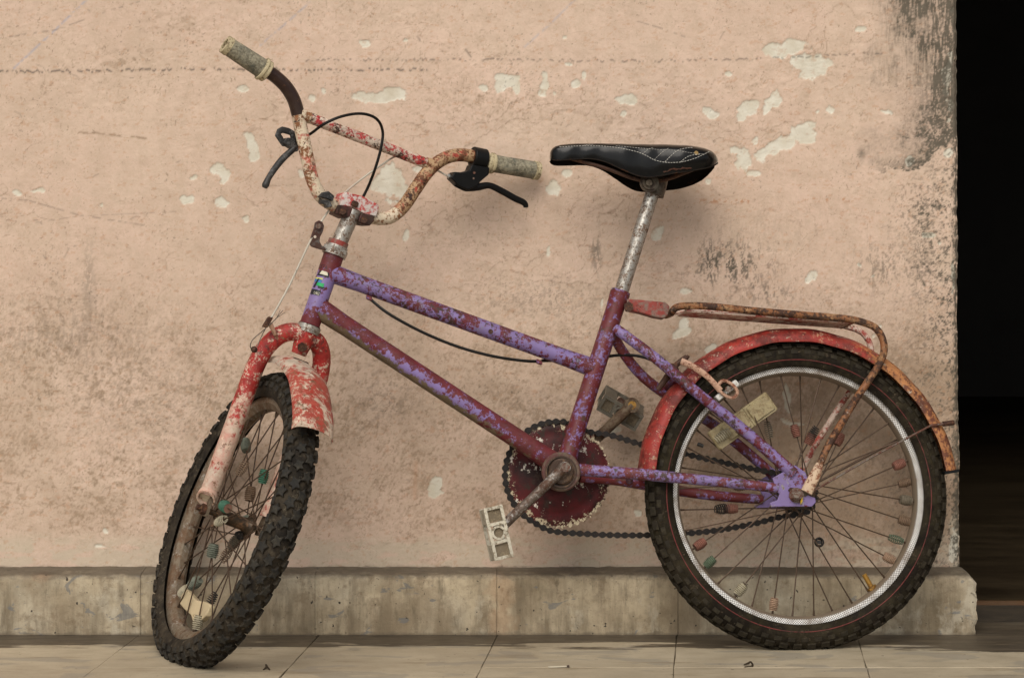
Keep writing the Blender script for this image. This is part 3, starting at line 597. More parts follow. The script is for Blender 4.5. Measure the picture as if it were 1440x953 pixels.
# tile joints run slightly askew to the wall, as in the photo
ang = math.atan2(1010-720, F); tx = A(1, 0, 0); ty = A(math.sin(ang), math.cos(ang), 0)
J0 = (951-720)/F * (CH*F/(903-YH)); Y0j = CH*F/(903-YH); TS = .306
rowY = [CH*F/(938-YH)]
for i in range(1, 9): rowY.append(rowY[0] - TS*i)
rows = [(rowY[0], 4.46)] + [(rowY[i+1], rowY[i]) for i in range(8)]
for ri, (ya, yb) in enumerate(rows):
    for ci in range(-11, 9):
        gap = .0005; xa = J0 + ci*TS
        sh = lambda y: (y - Y0j)*math.tan(ang) + (0.004*math.sin(ci*3.1) if ri else 0)
        dz = rng.uniform(-.0006, .0006)
        edge_n = 5
        base = [(xa+gap, ya+gap), (xa+TS-gap, ya+gap), (xa+TS-gap, yb-gap), (xa+gap, yb-gap)]
        pts = []
        for q in range(4):
            (ax_, ay_), (bx_, by_) = base[q], base[(q+1) % 4]
            for t in range(edge_n):
                u = t/edge_n; pts.append((ax_+(bx_-ax_)*u + rng.uniform(-.0008, .0008), ay_+(by_-ay_)*u + rng.uniform(-.0005, .0005)))
        vs = [A(x+sh(y), y, -.010) for x, y in pts] + [A(x+sh(y), y, -.0008+dz) for x, y in pts]
        cxm = sum(p[0] for p in pts)/len(pts); cym = sum(p[1] for p in pts)/len(pts)
        vs += [A(cxm+(x-cxm)*.994+sh(y), cym+(y-cym)*.994, dz) for x, y in pts]; n = len(pts)
        mb = MB().add(vs, [(i, (i+1) % n, (i+1) % n+n, i+n) for i in range(n)] + [(i+n, (i+1) % n+n, (i+1) % n+2*n, i+2*n) for i in range(n)] + [tuple(range(2*n, 3*n))])
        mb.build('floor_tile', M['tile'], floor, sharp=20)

# doorway threshold and the unlit room behind
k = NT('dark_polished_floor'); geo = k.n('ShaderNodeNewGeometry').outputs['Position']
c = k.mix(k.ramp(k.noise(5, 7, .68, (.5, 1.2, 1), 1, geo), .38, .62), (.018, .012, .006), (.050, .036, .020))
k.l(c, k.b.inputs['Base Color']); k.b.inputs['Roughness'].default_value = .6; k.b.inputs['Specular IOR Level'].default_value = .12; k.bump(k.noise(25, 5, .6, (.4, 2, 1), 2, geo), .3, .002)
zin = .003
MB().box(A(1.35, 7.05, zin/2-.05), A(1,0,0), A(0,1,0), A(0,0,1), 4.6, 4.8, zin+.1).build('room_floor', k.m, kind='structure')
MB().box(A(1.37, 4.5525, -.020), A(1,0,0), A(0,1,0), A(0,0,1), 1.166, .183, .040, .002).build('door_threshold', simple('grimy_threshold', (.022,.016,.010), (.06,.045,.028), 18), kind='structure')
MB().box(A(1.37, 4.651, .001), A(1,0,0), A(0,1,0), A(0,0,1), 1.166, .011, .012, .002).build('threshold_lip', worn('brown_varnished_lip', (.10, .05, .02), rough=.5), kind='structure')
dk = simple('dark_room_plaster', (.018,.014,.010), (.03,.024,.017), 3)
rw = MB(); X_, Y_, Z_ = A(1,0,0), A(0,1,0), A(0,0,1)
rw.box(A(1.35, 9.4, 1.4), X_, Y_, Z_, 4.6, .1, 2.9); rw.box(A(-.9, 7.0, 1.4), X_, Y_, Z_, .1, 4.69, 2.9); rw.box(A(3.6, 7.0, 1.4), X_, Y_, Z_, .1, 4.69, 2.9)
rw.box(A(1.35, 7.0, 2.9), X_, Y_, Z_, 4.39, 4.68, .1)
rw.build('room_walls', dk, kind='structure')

# ================================================================== the bicycle
bike = bpy.data.objects.new('bicycle', None); COL.objects.link(bike); bike.empty_display_size = .1; place(bike, R0)
tag(bike, 'old small purple and red bicycle, paint chipped and rusty, leaning against the peach wall', 'bicycle')
def part(mb, name, mat, parent=bike, **kw): return mb.build(name, mat, parent, **kw)
def bevel(o, wd=.001, seg=2):
    m = o.modifiers.new('bevel', 'BEVEL'); m.width = wd; m.segments = seg; m.limit_method = 'ANGLE'; m.angle_limit = R(35); return o
def mir(p, off): return p - 2*off*NN

# --- frame tubes
ht0, ht1 = P(435.5, 457), P(469.5, 358.5)
def weld(mb, p, r, ax): mb.ring(p, ax, r*1.10, r*.9, .004, 24); return mb
head = part(MB().tube([ht0, ht0+(ht1-ht0)*.02, ht0+(ht1-ht0)*.5, ht1], [.0185, .0168, .0166, .0172], 32), 'head_tube', M['head'])
def jitter_tube(a, b, r, n=10, seg=22, fl0=1.12, fl1=1.12):
    t = np.linspace(0, 1, n); rs = [r*(1 + (fl0-1)*math.exp(-(x/.03)**2) + (fl1-1)*math.exp(-((1-x)/.03)**2)) for x in t]
    return MB().tube([a+(b-a)*x for x in t], rs, seg)
part(jitter_tube(P(466, 384), P(834, 517), .0142), 'top_tube', M['frame'])
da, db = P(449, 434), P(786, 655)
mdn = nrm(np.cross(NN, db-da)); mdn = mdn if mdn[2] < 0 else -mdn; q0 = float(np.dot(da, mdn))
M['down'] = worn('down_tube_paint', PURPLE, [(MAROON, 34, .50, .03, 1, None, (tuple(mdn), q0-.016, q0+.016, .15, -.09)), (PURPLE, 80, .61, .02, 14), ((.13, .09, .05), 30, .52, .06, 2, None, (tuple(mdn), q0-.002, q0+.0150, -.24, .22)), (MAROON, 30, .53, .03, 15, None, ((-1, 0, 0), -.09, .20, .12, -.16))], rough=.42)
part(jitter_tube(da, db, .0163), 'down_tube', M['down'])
part(jitter_tube(P(872, 412), P(797, 645), .0153, 12), 'seat_tube', M['frame_red'])
part(MB().ring(P(872, 413), nrm(P(918, 272)-P(872, 413)), .0162, .0128, .010, 28), 'seat_tube_collar', M['frame'])
bb = MB(); bb.tube([P(789, 663, -.036), P(789, 663, .028), P(789, 663, .0335), P(789, 663, .035)], [.0325, .0325, .0318, .0300], 40); part(bb, 'bottom_bracket_shell', worn('grimy_maroon_shell', (.09, .03, .025), [((.12, .09, .06), 40, .5, .06, 2), (PURPLE, 30, .66, .02, 3)], rough=.5))
cup = MB(); cup.ring(P(789, 663, .0370), NN, .0262, .0235, .005, 40); cup.tube([P(789, 663, .034), P(789, 663, .0375), P(789, 663, .0395)], [.0222, .0222, .0190], 32); cup.cyl(P(789, 663, .036), P(789, 663, .046), .0105, 20)
part(cup, 'bearing_cup', worn('brown_greasy_cup', (.05, .028, .018), [((.13, .075, .04), 60, .56, .06, 2)], rough=.4, metal=.4))
part(MB().ring(P(789, 663, .0352), NN, .0235, .0222, .002, 40), 'cup_gap', M['plastic'])
# chain stays
near_cs = [P(815, 660, .024), P(850, 663, .033), P(905, 667, .040), P(1000, 676, .050), P(1094, 686, .056)]
part(MB().tube(spline(near_cs, 5), [.0100, .0100, .0098, .0086, .0080], 18, flat=(1, .9)), 'chain_stay', M['frame'])
far_cs = [P(815, 670, -.024), P(870, 675, -.036), P(950, 689, -.045), P(1010, 697, -.05), P(1072, 702, -.055)]
part(MB().tube(spline(far_cs, 5), [.0095, .0092, .0088, .0080], 16), 'chain_stay', M['frame_red'])
part(MB().tube([P(885, 668, .034), P(885, 676, -.034)], .006, 12), 'stay_bridge', M['frame_red'])
near_ss = [P(866, 462, .010), P(885, 476, .024), P(925, 506, .038), P(985, 556, .046), P(1050, 608, .052), P(1116, 666, .057)]
part(MB().tube(spline(near_ss, 5), [.0088, .0090, .0090, .0092, .0094, .0105], 18), 'seat_stay', M['frame'])
far_ss = [P(862, 470, -.010), P(878, 498, -.024), P(905, 530, -.036), P(945, 560, -.045), P(1010, 602, -.050), P(1088, 668, -.056)]
part(MB().tube(spline(far_ss, 5), [.0088, .0090, .0090, .0088], 16), 'seat_stay', M['frame_red'])
part(MB().tube([P(952, 527, .042), P(938, 545, -.042)], .006, 12), 'stay_bridge', M['frame_red'])
# dropouts: solid plates, the near slot's shade painted as a thin dark patch
dp = [(1086, 672), (1118, 654), (1132, 664), (1140, 676), (1128, 684), (1131, 694), (1146, 700), (1147, 706), (1141, 712), (1084, 712), (1082, 707), (1093, 703), (1096, 694), (1092, 690)]
slot = [(1108, 689), (1111, 685), (1124, 686), (1130, 690), (1124, 694), (1111, 693)]
key = dp + [dp[0]] + [slot[0]] + slot[::-1] + [slot[0]] if False else dp
o = part(MB().prism(PP(dp, .058), NN, .005), 'dropout', M['drop']); bevel(o, .0008)
part(MB().prism(PP(slot, .0612), NN, .0008), 'slot_shade_patch', M['drust'], parent=o)
o = part(MB().prism([mir(p, .058) for p in PP(dp, .058)], NN, .005), 'dropout', M['drop']); bevel(o, .0008)

# --- head badge (flat prints on the head tube)
HAX = nrm(ht1-ht0)
def cylhit(px, py, r):
    d = ray(px, py); o_ = CAM - ht0; dp_ = d - np.dot(d, HAX)*HAX; op = o_ - np.dot(o_, HAX)*HAX
    a = np.dot(dp_, dp_); b = 2*np.dot(dp_, op); c_ = np.dot(op, op) - r*r; disc = b*b-4*a*c_
    t = (-b - math.sqrt(disc))/(2*a) if disc > 0 else -b/(2*a); return CAM + d*t
EX = nrm(nrm(ray(455, 400))*-1 - np.dot(nrm(ray(455, 400))*-1, HAX)*HAX); EY = np.cross(HAX, EX)
def cc(ang_, h, r=.0172): return ht0 + h*HAX + r*(math.cos(ang_)*EX + math.sin(ang_)*EY)
def toc(px, py):
    p = cylhit(px, py, .0168) - ht0; return math.atan2(np.dot(p, EY), np.dot(p, EX)), float(np.dot(p, HAX))
def decal(name, poly, mat, r=.0172, parent=head, label=None):
    """poly: 4 photo points (TL, TR, BR, BL) wrapped round the tube"""
    q = [toc(*p) for p in poly]; n, m_ = 8, 4; vs = []; fs = []
    for rr in (r, r-.0006):
        for j in range(m_+1):
            for i in range(n+1):
                u, v = i/n, j/m_
                a = [(q[0][e]*(1-u)+q[1][e]*u)*(1-v) + (q[3][e]*(1-u)+q[2][e]*u)*v for e in (0, 1)]
                vs.append(cc(a[0], a[1], rr))
    for j in range(m_):
        for i in range(n):
            b = j*(n+1)+i; fs.append((b, b+1, b+n+2, b+n+1))
    o = MB().add(vs[:(n+1)*(m_+1)], fs).build(name, mat, parent, label=label); return o
def flat(name, c, rough=.4): return worn(name, c, [(tuple(x*.6 for x in c), 120, .62, .06, 2)], rough=rough, bump=.05)
m_w, m_k, m_b, m_g, m_y = flat('badge_cream', (.60, .56, .42)), flat('badge_black', (.012, .012, .018)), flat('badge_blue', (.05, .16, .35)), flat('badge_green', (.01, .35, .10)), flat('badge_yellow', (.50, .50, .16))
decal('badge_print', [(450, 380.5), (463, 384), (462, 391), (446, 387)], m_k, .0171)
decal('badge_print', [(453, 380.5), (460.5, 383), (461, 388), (449.5, 385)], m_w, .0174)
decal('badge_print', [(444.5, 390), (454, 391), (454, 393.5), (443.5, 392)], m_y, .0173)
decal('badge_print', [(443.5, 392), (453, 394), (451.5, 398), (442.5, 396)], m_b, .0173)
decal('badge_print', [(447.5, 391.5), (449.5, 392), (443, 404), (440.5, 403.5)], m_k, .0175)
decal('badge_print', [(447, 397), (456, 399), (454.5, 404), (445, 401)], m_g, .0176)
decal('badge_print', [(447, 402), (457, 404), (453, 406.5), (447, 405)], m_k, .0173)
decal('badge_print', [(439, 406), (451.5, 409), (449, 416), (436.5, 413.5)], m_k, .0173)
def wraptext(s_, size, ang_end, h, mat, r, name):
    cu = bpy.data.curves.new('t', 'FONT'); cu.body = s_; cu.size = size; cu.resolution_u = 2
    to = bpy.data.objects.new('t', cu); COL.objects.link(to)
    dg = bpy.context.evaluated_depsgraph_get(); dg.update(); me = bpy.data.meshes.new_from_object(to.evaluated_get(dg))
    vs = [v.co.copy() for v in me.vertices]; fs = [tuple(p.vertices) for p in me.polygons]; mx = max(v.x for v in vs)
    bpy.data.objects.remove(to); bpy.data.meshes.remove(me); bpy.data.curves.remove(cu)
    return MB().add([cc(ang_end + SGN*(v.x-mx)/r*.9, h+v.y, r) for v in vs], fs).build(name, mat, head)
a1, h1 = toc(460, 379); a0, h0 = toc(450, 377); SGN = 1 if a1 > a0 else -1
wraptext('BICICLETA', .0088, a1, h1, m_k, .0174, 'lettering')
a1, h1 = toc(448, 415.2); wraptext('UKI', .0072, a1, h1, m_w, .0177, 'lettering')

# --- headset and stem
hs_ = MB(); b0 = P(470, 357)
hs_.ring(b0, SA, .0205, .008, .006, 28); hs_.ring(b0+.006*SA, SA, .0228, .008, .007, 6); hs_.ring(b0+.0115*SA, SA, .019, .008, .005, 28); part(hs_, 'headset_nut', M['chrome'])
part(MB().ring(b0+.018*SA, SA, .0172, .010, .009, 28), 'headset_locknut', M['bracketred'])
b1 = P(434.5, 461); lr = MB(); lr.ring(b1, SA, .0198, .010, .0075, 32); lr.ring(b1-.006*SA, SA, .0185, .010, .005, 32); part(lr, 'headset_race', M['chrome'])
part(MB().tube([b0, P(497, 296)], [.0138, .0138], 28), 'stem', M['chrome'])
o = part(MB().prism([SB(x, y, .004) for x, y in [(472, 289), (477, 274), (482, 271), (503, 276), (526, 288), (527, 292), (523, 305), (506, 301), (490, 292)]], SF, .040), 'stem_clamp_plate', M['stem']); bevel(o, .0012, 2)
part(MB().box(SB(499, 287, -.018), SN, SF, SA, .012, .006, .010, .002), 'clamp_bolt', M['drust'])
sb = MB()
sb.prism([SB(x, y, .0) for x, y in [(471, 288), (489, 293), (499, 298), (494, 309), (486, 306), (480, 307), (472, 303), (467, 301)]], SF, .034)
sb.prism([SB(x, y, .0) for x, y in [(503, 300), (522, 305), (520, 312), (515, 318), (504, 316), (499, 312)]], SF, .034)
o = part(sb, 'stem_clamp', worn('rusty_maroon_clamp', (.07, .022, .018), [((.035, .018, .012), 50, .5, .05, 2)], rough=.5)); bevel(o, .0015)
for x, y in ((482, 297), (512, 309)): part(MB().cyl(SB(x, y, -.014), SB(x, y, -.026), .0062, 6), 'clamp_bolt', M['drust'])
# light bracket
o = part(MB().prism([SB(x, y, -.01) for x, y in [(441, 322), (443, 313), (448, 310), (453, 312), (455.5, 318), (454, 325), (450, 333), (449, 339), (452, 345), (458, 349), (457, 352), (450, 351), (438, 347), (435, 343), (437, 333)]], SF, .004), 'bracket', worn('rusty_lamp_bracket', (.06, .025, .018), [((.12, .11, .10), 30, .55, .05, 2)], rough=.5)); bevel(o, .0008)
part(MB().cyl(SB(448, 318, -.012), SB(448, 318, -.017), .0045, 12), 'bracket_bolt', M['nut'], parent=o)
part(MB().cyl(SB(443, 333, -.0122), SB(443, 333, -.0128), .0024, 12), 'bracket_hole_disc', worn('pale_hole_disc', (.5, .42, .34), rough=.6), parent=o)  # pale disc laid on the bracket in place of an open hole
ck = MB(); ck.prism([SB(x, y, -.012) for x, y in [(447, 277), (452, 271), (460, 269), (468, 276), (466, 283), (457, 279)]], SF, .016)
ck.prism([SB(x, y, -.016) for x, y in [(449, 281), (462, 282), (466, 290), (458, 293), (456, 287), (450, 287)]], SF, .012); o = part(ck, 'cable_clip', M['lever_old']); bevel(o, .0008)

# --- handlebar
bl = spline([SB(x, y) for x, y in [(372, 98), (386, 107), (401, 121), (412, 138), (418, 156), (423, 180), (429, 208), (436, 240), (443, 262), (454, 279), (470, 289), (488, 295), (505, 301), (524, 306), (543, 307), (556, 301), (570, 287), (584, 266), (598, 246), (611, 232), (627, 222), (645, 218), (664, 220), (692, 226)]], 4)
n_l = int(len(bl)*.20); n_m = int(len(bl)*.66)
hb = MB(); hb.tube(bl[n_l-1:n_m+1], .0113, 20); hbar = part(hb, 'handlebar', M['bar'])
part(MB().tube(bl[:n_l], .0113, 20), 'handlebar_end', M['bar_dark'], parent=hbar)
part(MB().tube(bl[n_m:], .0113, 20), 'handlebar_end', M['bar_rust'], parent=hbar)
part(MB().tube([SB(423, 161), SB(610, 234)], .0092, 18), 'crossbar', M['bar_red'], parent=hbar)
part(MB().tube([SB(421, 162), SB(436, 166)], [.0125, .0098], 16), 'weld', M['bar'], parent=hbar); part(MB().tube([SB(611, 234), SB(598, 229)], [.0128, .0098], 16), 'weld', M['bar_rust'], parent=hbar)
def grip(a, b, r0, r1):
    ax = nrm(b-a); L = np.linalg.norm(b-a)
    g_ = MB().tube([a, a+ax*L*.5, a+ax*L*.97, b], [r0, (r0+r1)/2, r1, r1*.97], 24)
    for i in range(26):
        t = .06 + i/26*.86; g_.ring(a+ax*L*t, ax, r0+(r1-r0)*t+.0004, r0*.7, L*.018, 24)
    o = part(g_, 'grip', M['grip'])
    c_ = MB(); c_.tube([a-ax*.006, a-ax*.004, a+ax*.001, a+ax*.002, a+ax*.003, a+ax*.006, a+ax*.0075, a+ax*.0080], [r0*.95, r0*1.12, r0*1.12, r0*1.06, r0*1.22, r0*1.24, r0*1.20, r0*1.0], 32); part(c_, 'grip_collar', M['grip_end'], parent=o)
    e_ = MB(); e_.ring(b+ax*.000, ax, r1*1.07, r1*.62, .008, 28); e_.ring(b-ax*.004, ax, r1*1.10, r1*.8, .003, 28); e_.cyl(b-ax*.004, b-ax*.001, r1*.7, 24); part(e_, 'grip_end', M['grip_end'], parent=o)
    return o
grip(SB(373, 99.5), SB(319, 64), .0165, .0148)
grip(SB(688, 229), SB(754, 240), .0148, .0150)
# right-hand brake lever (new black plastic)
rl = MB(); bd = nrm(SB(692, 226)-SB(664, 220))
rl.ring(SB(673, 223), bd, .0185, .0115, .025, 28)
body = [(660, 232), (685, 236), (684, 246), (672, 256), (668, 262), (655, 268), (642, 262), (631, 251), (636, 242), (648, 243), (657, 240)]
rl.prism([SB(x, y, -.003) for x, y in body], SF, .022); o = part(rl, 'brake_lever_clamp', M['plastic']); bevel(o, .0018, 3)
lv = MB(); lv.tube(spline([SB(x, y, -.006) for x, y in [(640, 258), (655, 263), (672, 263), (688, 261), (706, 269), (724, 279), (735, 284), (739, 288), (739.5, 292)]], 5), [.0050, .0078, .0066, .0055, .0058, .0058, .0056, .0050, .0042], 14, flat=(1, .8)); part(lv, 'brake_lever', M['plastic'])
sc_ = MB(); sc_.cyl(SB(667, 243, -.0135), SB(667, 243, -.0155), .0022, 10); sc_.cyl(SB(666, 251, -.0135), SB(666, 251, -.0150), .0018, 10); part(sc_, 'lever_screw', M['nut'])
part(MB().tube([SB(629, 246), SB(636, 252)], [.0035, .0042], 12), 'cable_adjuster', worn('bright_alloy', (.6, .6, .58), rough=.35, metal=.8))
# left-hand brake lever (old, loose)
lp = MB(); lp.tube([SB(x, y, .03) for x, y in [(390.5, 189.5), (393, 185), (397, 182.5), (405, 184.5), (411, 187.5), (413, 196), (409, 203), (399, 202)]], .0034, 8, closed=True, flat=(1, 1.7), ref=SF)
lp.prism([SB(x, y, .03) for x, y in [(396, 201), (402, 194), (412, 195), (420, 203), (416, 214), (406, 208)]], SF, .018)
o = part(lp, 'brake_lever_clamp', M['lever_old'], label='loose worn brake lever clamp'); bevel(o, .001)
part(MB().tube(spline([SB(x, y, .025) for x, y in [(418, 204), (410, 212), (399, 222), (388, 235), (378, 250), (373.5, 260), (371.5, 264)]], 5), [.0048, .0055, .0058, .0055, .0050, .0062, .0040], 14), 'brake_lever', M['lever_old'])
# cables
part(MB().tube(spline([SB(415, 200, .02), SB(437, 188, .0), SB(455, 175, -.02), SB(480, 164, -.03), SB(508, 160, -.03), SB(529, 167, -.03), SB(538, 184, -.02), SB(536, 207, -.02), SB(528, 236, -.015), SB(518, 262, .0), SB(508, 282, .005)], 6), .0025, 10), 'brake_cable', M['cable'])
part(MB().tube(spline([SB(632, 249, .005), SB(600, 232, .02), SB(570, 219, .02), SB(556, 220, .015), SB(535, 233, .0), SB(511, 250, -.0), SB(484, 272, .015), SB(461, 298, .0), SB(441, 330, -.01), SB(424, 365, -.01), SB(407, 401, -.01), SB(390, 432, -.01), SB(380, 449, -.01)], 6), .0017, 8), 'brake_cable', M['cable_white'], label='dirty white brake cable hanging to the front brake')
part(MB().tube(spline([P(518, 418, .0), P(545, 440, .01), P(590, 465, .012), P(640, 486, .012), P(690, 500, .012), P(735, 507, .008), P(762, 508, .0)], 6), .0026, 10), 'brake_cable', M['cable'])
part(MB().tube(spline([P(762, 507, -.004), P(815, 506, -.022), P(840, 503, -.022), P(875, 499, -.018), P(905, 502, -.01), P(935, 515, 0), P(950, 520, .012)], 6), .0026, 10), 'brake_cable', M['cable'])
for cx_, cy_ in ((519, 419), (758, 509)): part(MB().box(P(cx_, cy_, .003), nrm(P(530, 423)-P(519, 419)), UP, NN, .010, .007, .012, .001), 'cable_stop', M['frame_red'])
for cx_, cy_, cr_ in ((690, 466, .0040), (646, 446, .0022)): part(MB().cyl(P(cx_, cy_, .0135), P(cx_, cy_, .0145), cr_, 12), 'rivet', M['drust'])

# --- fork
FM = M['fork']
def leg(sg):
    q = [S3(.0, sg*.004, -.014), S3(.006, sg*.022, -.014), S3(.013, sg*.040, -.028), S3(.020, sg*.052, -.055), S3(.0235, sg*.056, -.090), S3(.0245, sg*.0555, -.15), S3(.025, sg*.055, -.23), S3(.0252, sg*.055, -.311)]
    return MB().tube(spline(q, 5), [.0150, .0150, .0150, .0152, .0155, .0158, .0156, .0148], 24)
fork = part(leg(1), 'fork_blade', FM); part(leg(-1), 'fork_blade', FM)
cr = MB(); cr.tube([S3(0, 0, -.004), S3(.002, 0, -.02), S3(.004, 0, -.045)], [.0170, .0165, .0125], 24); part(cr, 'fork_crown', FM)
part(MB().cyl(S3(-.010, .004, -.033), S3(-.017, .004, -.034), .0078, 6), 'crown_bolt', M['drust'])
le = S3(.0252, .055, -.312); lax = nrm(A(-.28, -.80, -.50))
le = le + lax*.0075 + SA*.004
ee = MB(); ee.ring(le, lax, .0164, .0132, .012, 32); part(ee, 'blade_end', FM, parent=fork); part(MB().cyl(le-lax*.006, le-lax*.0005, .0134, 24), 'blade_end_plug', worn('cream_inner_paint', (.50, .41, .29), [((.2, .1, .04), 50, .6, .05, 2)]), parent=fork)
WC = SW(328, 731, 0)
for sg in (1, -1):
    c_ = WC + sg*.049*SN; t_ = S3(.0252, sg*.052, -.305)
    dpl = MB(); d_ = nrm(t_-c_); e_ = nrm(np.cross(d_, SN)); dpl.prism([c_-d_*.010-e_*.008, c_-d_*.010+e_*.008, c_+e_*.012, t_+e_*.010, t_-e_*.010, c_-e_*.012], SN, .004); part(dpl, 'fork_dropout', M['rim_f'])
    an = MB(); an.cyl(c_+sg*.002*SN, c_+sg*.010*SN, .0090, 6); an.cyl(c_, c_+sg*.018*SN, .0046, 12); part(an, 'axle_nut', M['drust'])
# small brake arm, noodle and loose wire beside the crown
part(MB().tube([SB(380, 455, -.01), SB(386, 468, -.005), SB(392, 480, .0)], [.004, .0035, .003], 10), 'brake_arm', M['pink'])
part(MB().box(SB(376, 453, -.012), nrm(SB(380, 447)-SB(372, 460)), SF, nrm(SB(383, 455)-SB(372, 452)), .020, .006, .008, .001), 'cable_anchor', M['drust'])
wr = MB(); wr.tube(spline([SB(375, 459, -.012), SB(368, 472, -.012), SB(361, 488, -.012), SB(357, 492, -.012)], 5), .0008, 6)
wr.tube(spline([SB(358, 494, -.012), SB(352, 488, -.014), SB(355, 478, -.014), SB(366, 468, -.014), SB(380, 456, -.014), SB(390, 446, -.014)], 5), .0009, 6)
for dx, dy in ((398, 436), (396, 438), (401, 439), (394, 436)): wr.tube([SB(389, 447, -.014), SB(dx, dy, -.014)], .0005, 5)
part(wr, 'loose_wire', M['wire'])
part(MB().tube([SB(354, 490, -.013), SB(357, 491, -.013), SB(361, 493, -.013)], [.0035, .0058, .0035], 12), 'wire_nipple', M['drust'])

# --- wheels
def ang_pt(C, X, Y, a, r, Z, o): return C + r*(math.cos(a)*X + math.sin(a)*Y) + o*Z
def tyre_prof(rc, rs, n=18, lo=-128, hi=128): return [(rc + rs*math.cos(R(lo+(hi-lo)*i/n)), rs*.98*math.sin(R(lo+(hi-lo)*i/n))) for i in range(n+1)]
def knob(mb, C, X, Y, Z, rc, rs, a, s_, poly, h, h0=-.0008, tap=.86):
    """a block on the tyre's curved surface; poly in metres (tangential, across)"""
    n = len(poly); vs = []
    for hh, k_ in ((h0, 1), (h*.8, .97), (h, tap)):
        for (u, v) in poly:
            ph = (s_+v*k_)/rs; aa = a + u*k_/(rc+rs); rr = rs+hh
            vs.append(ang_pt(C, X, Y, aa, rc + rr*math.cos(ph), Z, rr*.98*math.sin(ph)))
    mb.add(vs, [(i, (i+1) % n, (i+1) % n+n, i+n) for i in range(n)] + []); b_ = mb.n - 3*n; mb.m = 1
    mb.f.extend([tuple(q+b_ for q in f) for f in [(i+n, (i+1) % n+n, (i+1) % n+2*n, i+2*n) for i in range(n)] + [tuple(range(2*n, 3*n))]]); mb.mi.extend([1]*(n+1)); mb.m = 0
def spoke_mesh(name, L, r, mat):
    mb = MB(); mb.tube([A(0,0,0), A(L-.012,0,0)], r, 6, caps=True); mb.tube([A(L-.013,0,0), A(L-.001,0,0)], [r*1.3, r*1.9], 6); mb.tube([A(-.003,0,0), A(.001,0,0)], r*1.8, 6)
    return mb.mesh(name, mat)
def spokes(C, X, Y, Z, parent, mesh_r, rin, rout, hw, n=36, dl=R(58), ph=0.0):
    res = []
    for i in range(n):
        sd_ = 1 if i % 2 == 0 else -1; lead = 1 if (i//2) % 2 == 0 else -1
        ar = ph + 2*math.pi*i/n; ah = ar + lead*dl
        p0 = ang_pt(C, X, Y, ah, rin, Z, sd_*hw); p1 = ang_pt(C, X, Y, ar, rout, Z, sd_*.003); res.append((p0, p1))
    L = np.linalg.norm(res[0][1]-res[0][0]); me = spoke_mesh('spoke', L, mesh_r, M['spoke'])
    for p0, p1 in res:
        x = nrm(p1-p0); y = nrm(np.cross(Z, x)); z_ = np.cross(x, y); inst('spoke', me, mat3(x, y, z_, p0), parent)
    return res
def bead_mesh(kind, mat, L=.0205, r=.0074):
    mb = MB()
    if kind == 'coil':
        pts = [A((t*L-L/2)*1.2, r*.75*math.cos(t*2*math.pi*8)*(.75+.4*math.sin(math.pi*t)), r*.75*math.sin(t*2*math.pi*8)*(.75+.4*math.sin(math.pi*t))) for t in np.linspace(0, 1, 97)]
        mb.tube(pts, .0008, 5)
    else:
        pts = []; rr = []
        n = 48
        for i in range(n+1):
            t = i/n; pts.append(A(t*L-L/2, 0, 0)); rr.append(r*(.72+.34*math.sin(math.pi*(.12+.76*t)))*(1+.13*math.cos(t*2*math.pi*7)))
        mb.tube(pts, rr, 12)
    return mb.mesh('spoke_bead', mat)
BMESH = {}
def bead(parent, C, X, Y, Z, sps, px, py, colr, kind='barrel', scale=1.0):
    p = hit(px, py, C, Z); best = None
    for p0, p1 in sps:
        d = p1-p0; t = np.clip(np.dot(p-p0, d)/np.dot(d, d), .05, .93); q = p0+d*t
        a_ = proj(q); e = math.hypot(a_[0]-px, a_[1]-py)
        if best is None or e < best[0]: best = (e, q, nrm(d))
    kk_ = (colr, kind)
    if kk_ not in BMESH: BMESH[kk_] = bead_mesh(kind, BM[colr])
    q, x = best[1], best[2]; y = nrm(np.cross(Z, x)); z_ = np.cross(x, y)
    inst('spoke_bead', BMESH[kk_], mat3(x*scale, y*scale*rng.uniform(.9, 1.15), z_*scale*rng.uniform(.9, 1.1), q), parent)
def proj(p): p = np.asarray(p)-CAM; return 720+F*p[0]/p[1], YH-F*p[2]/p[1]

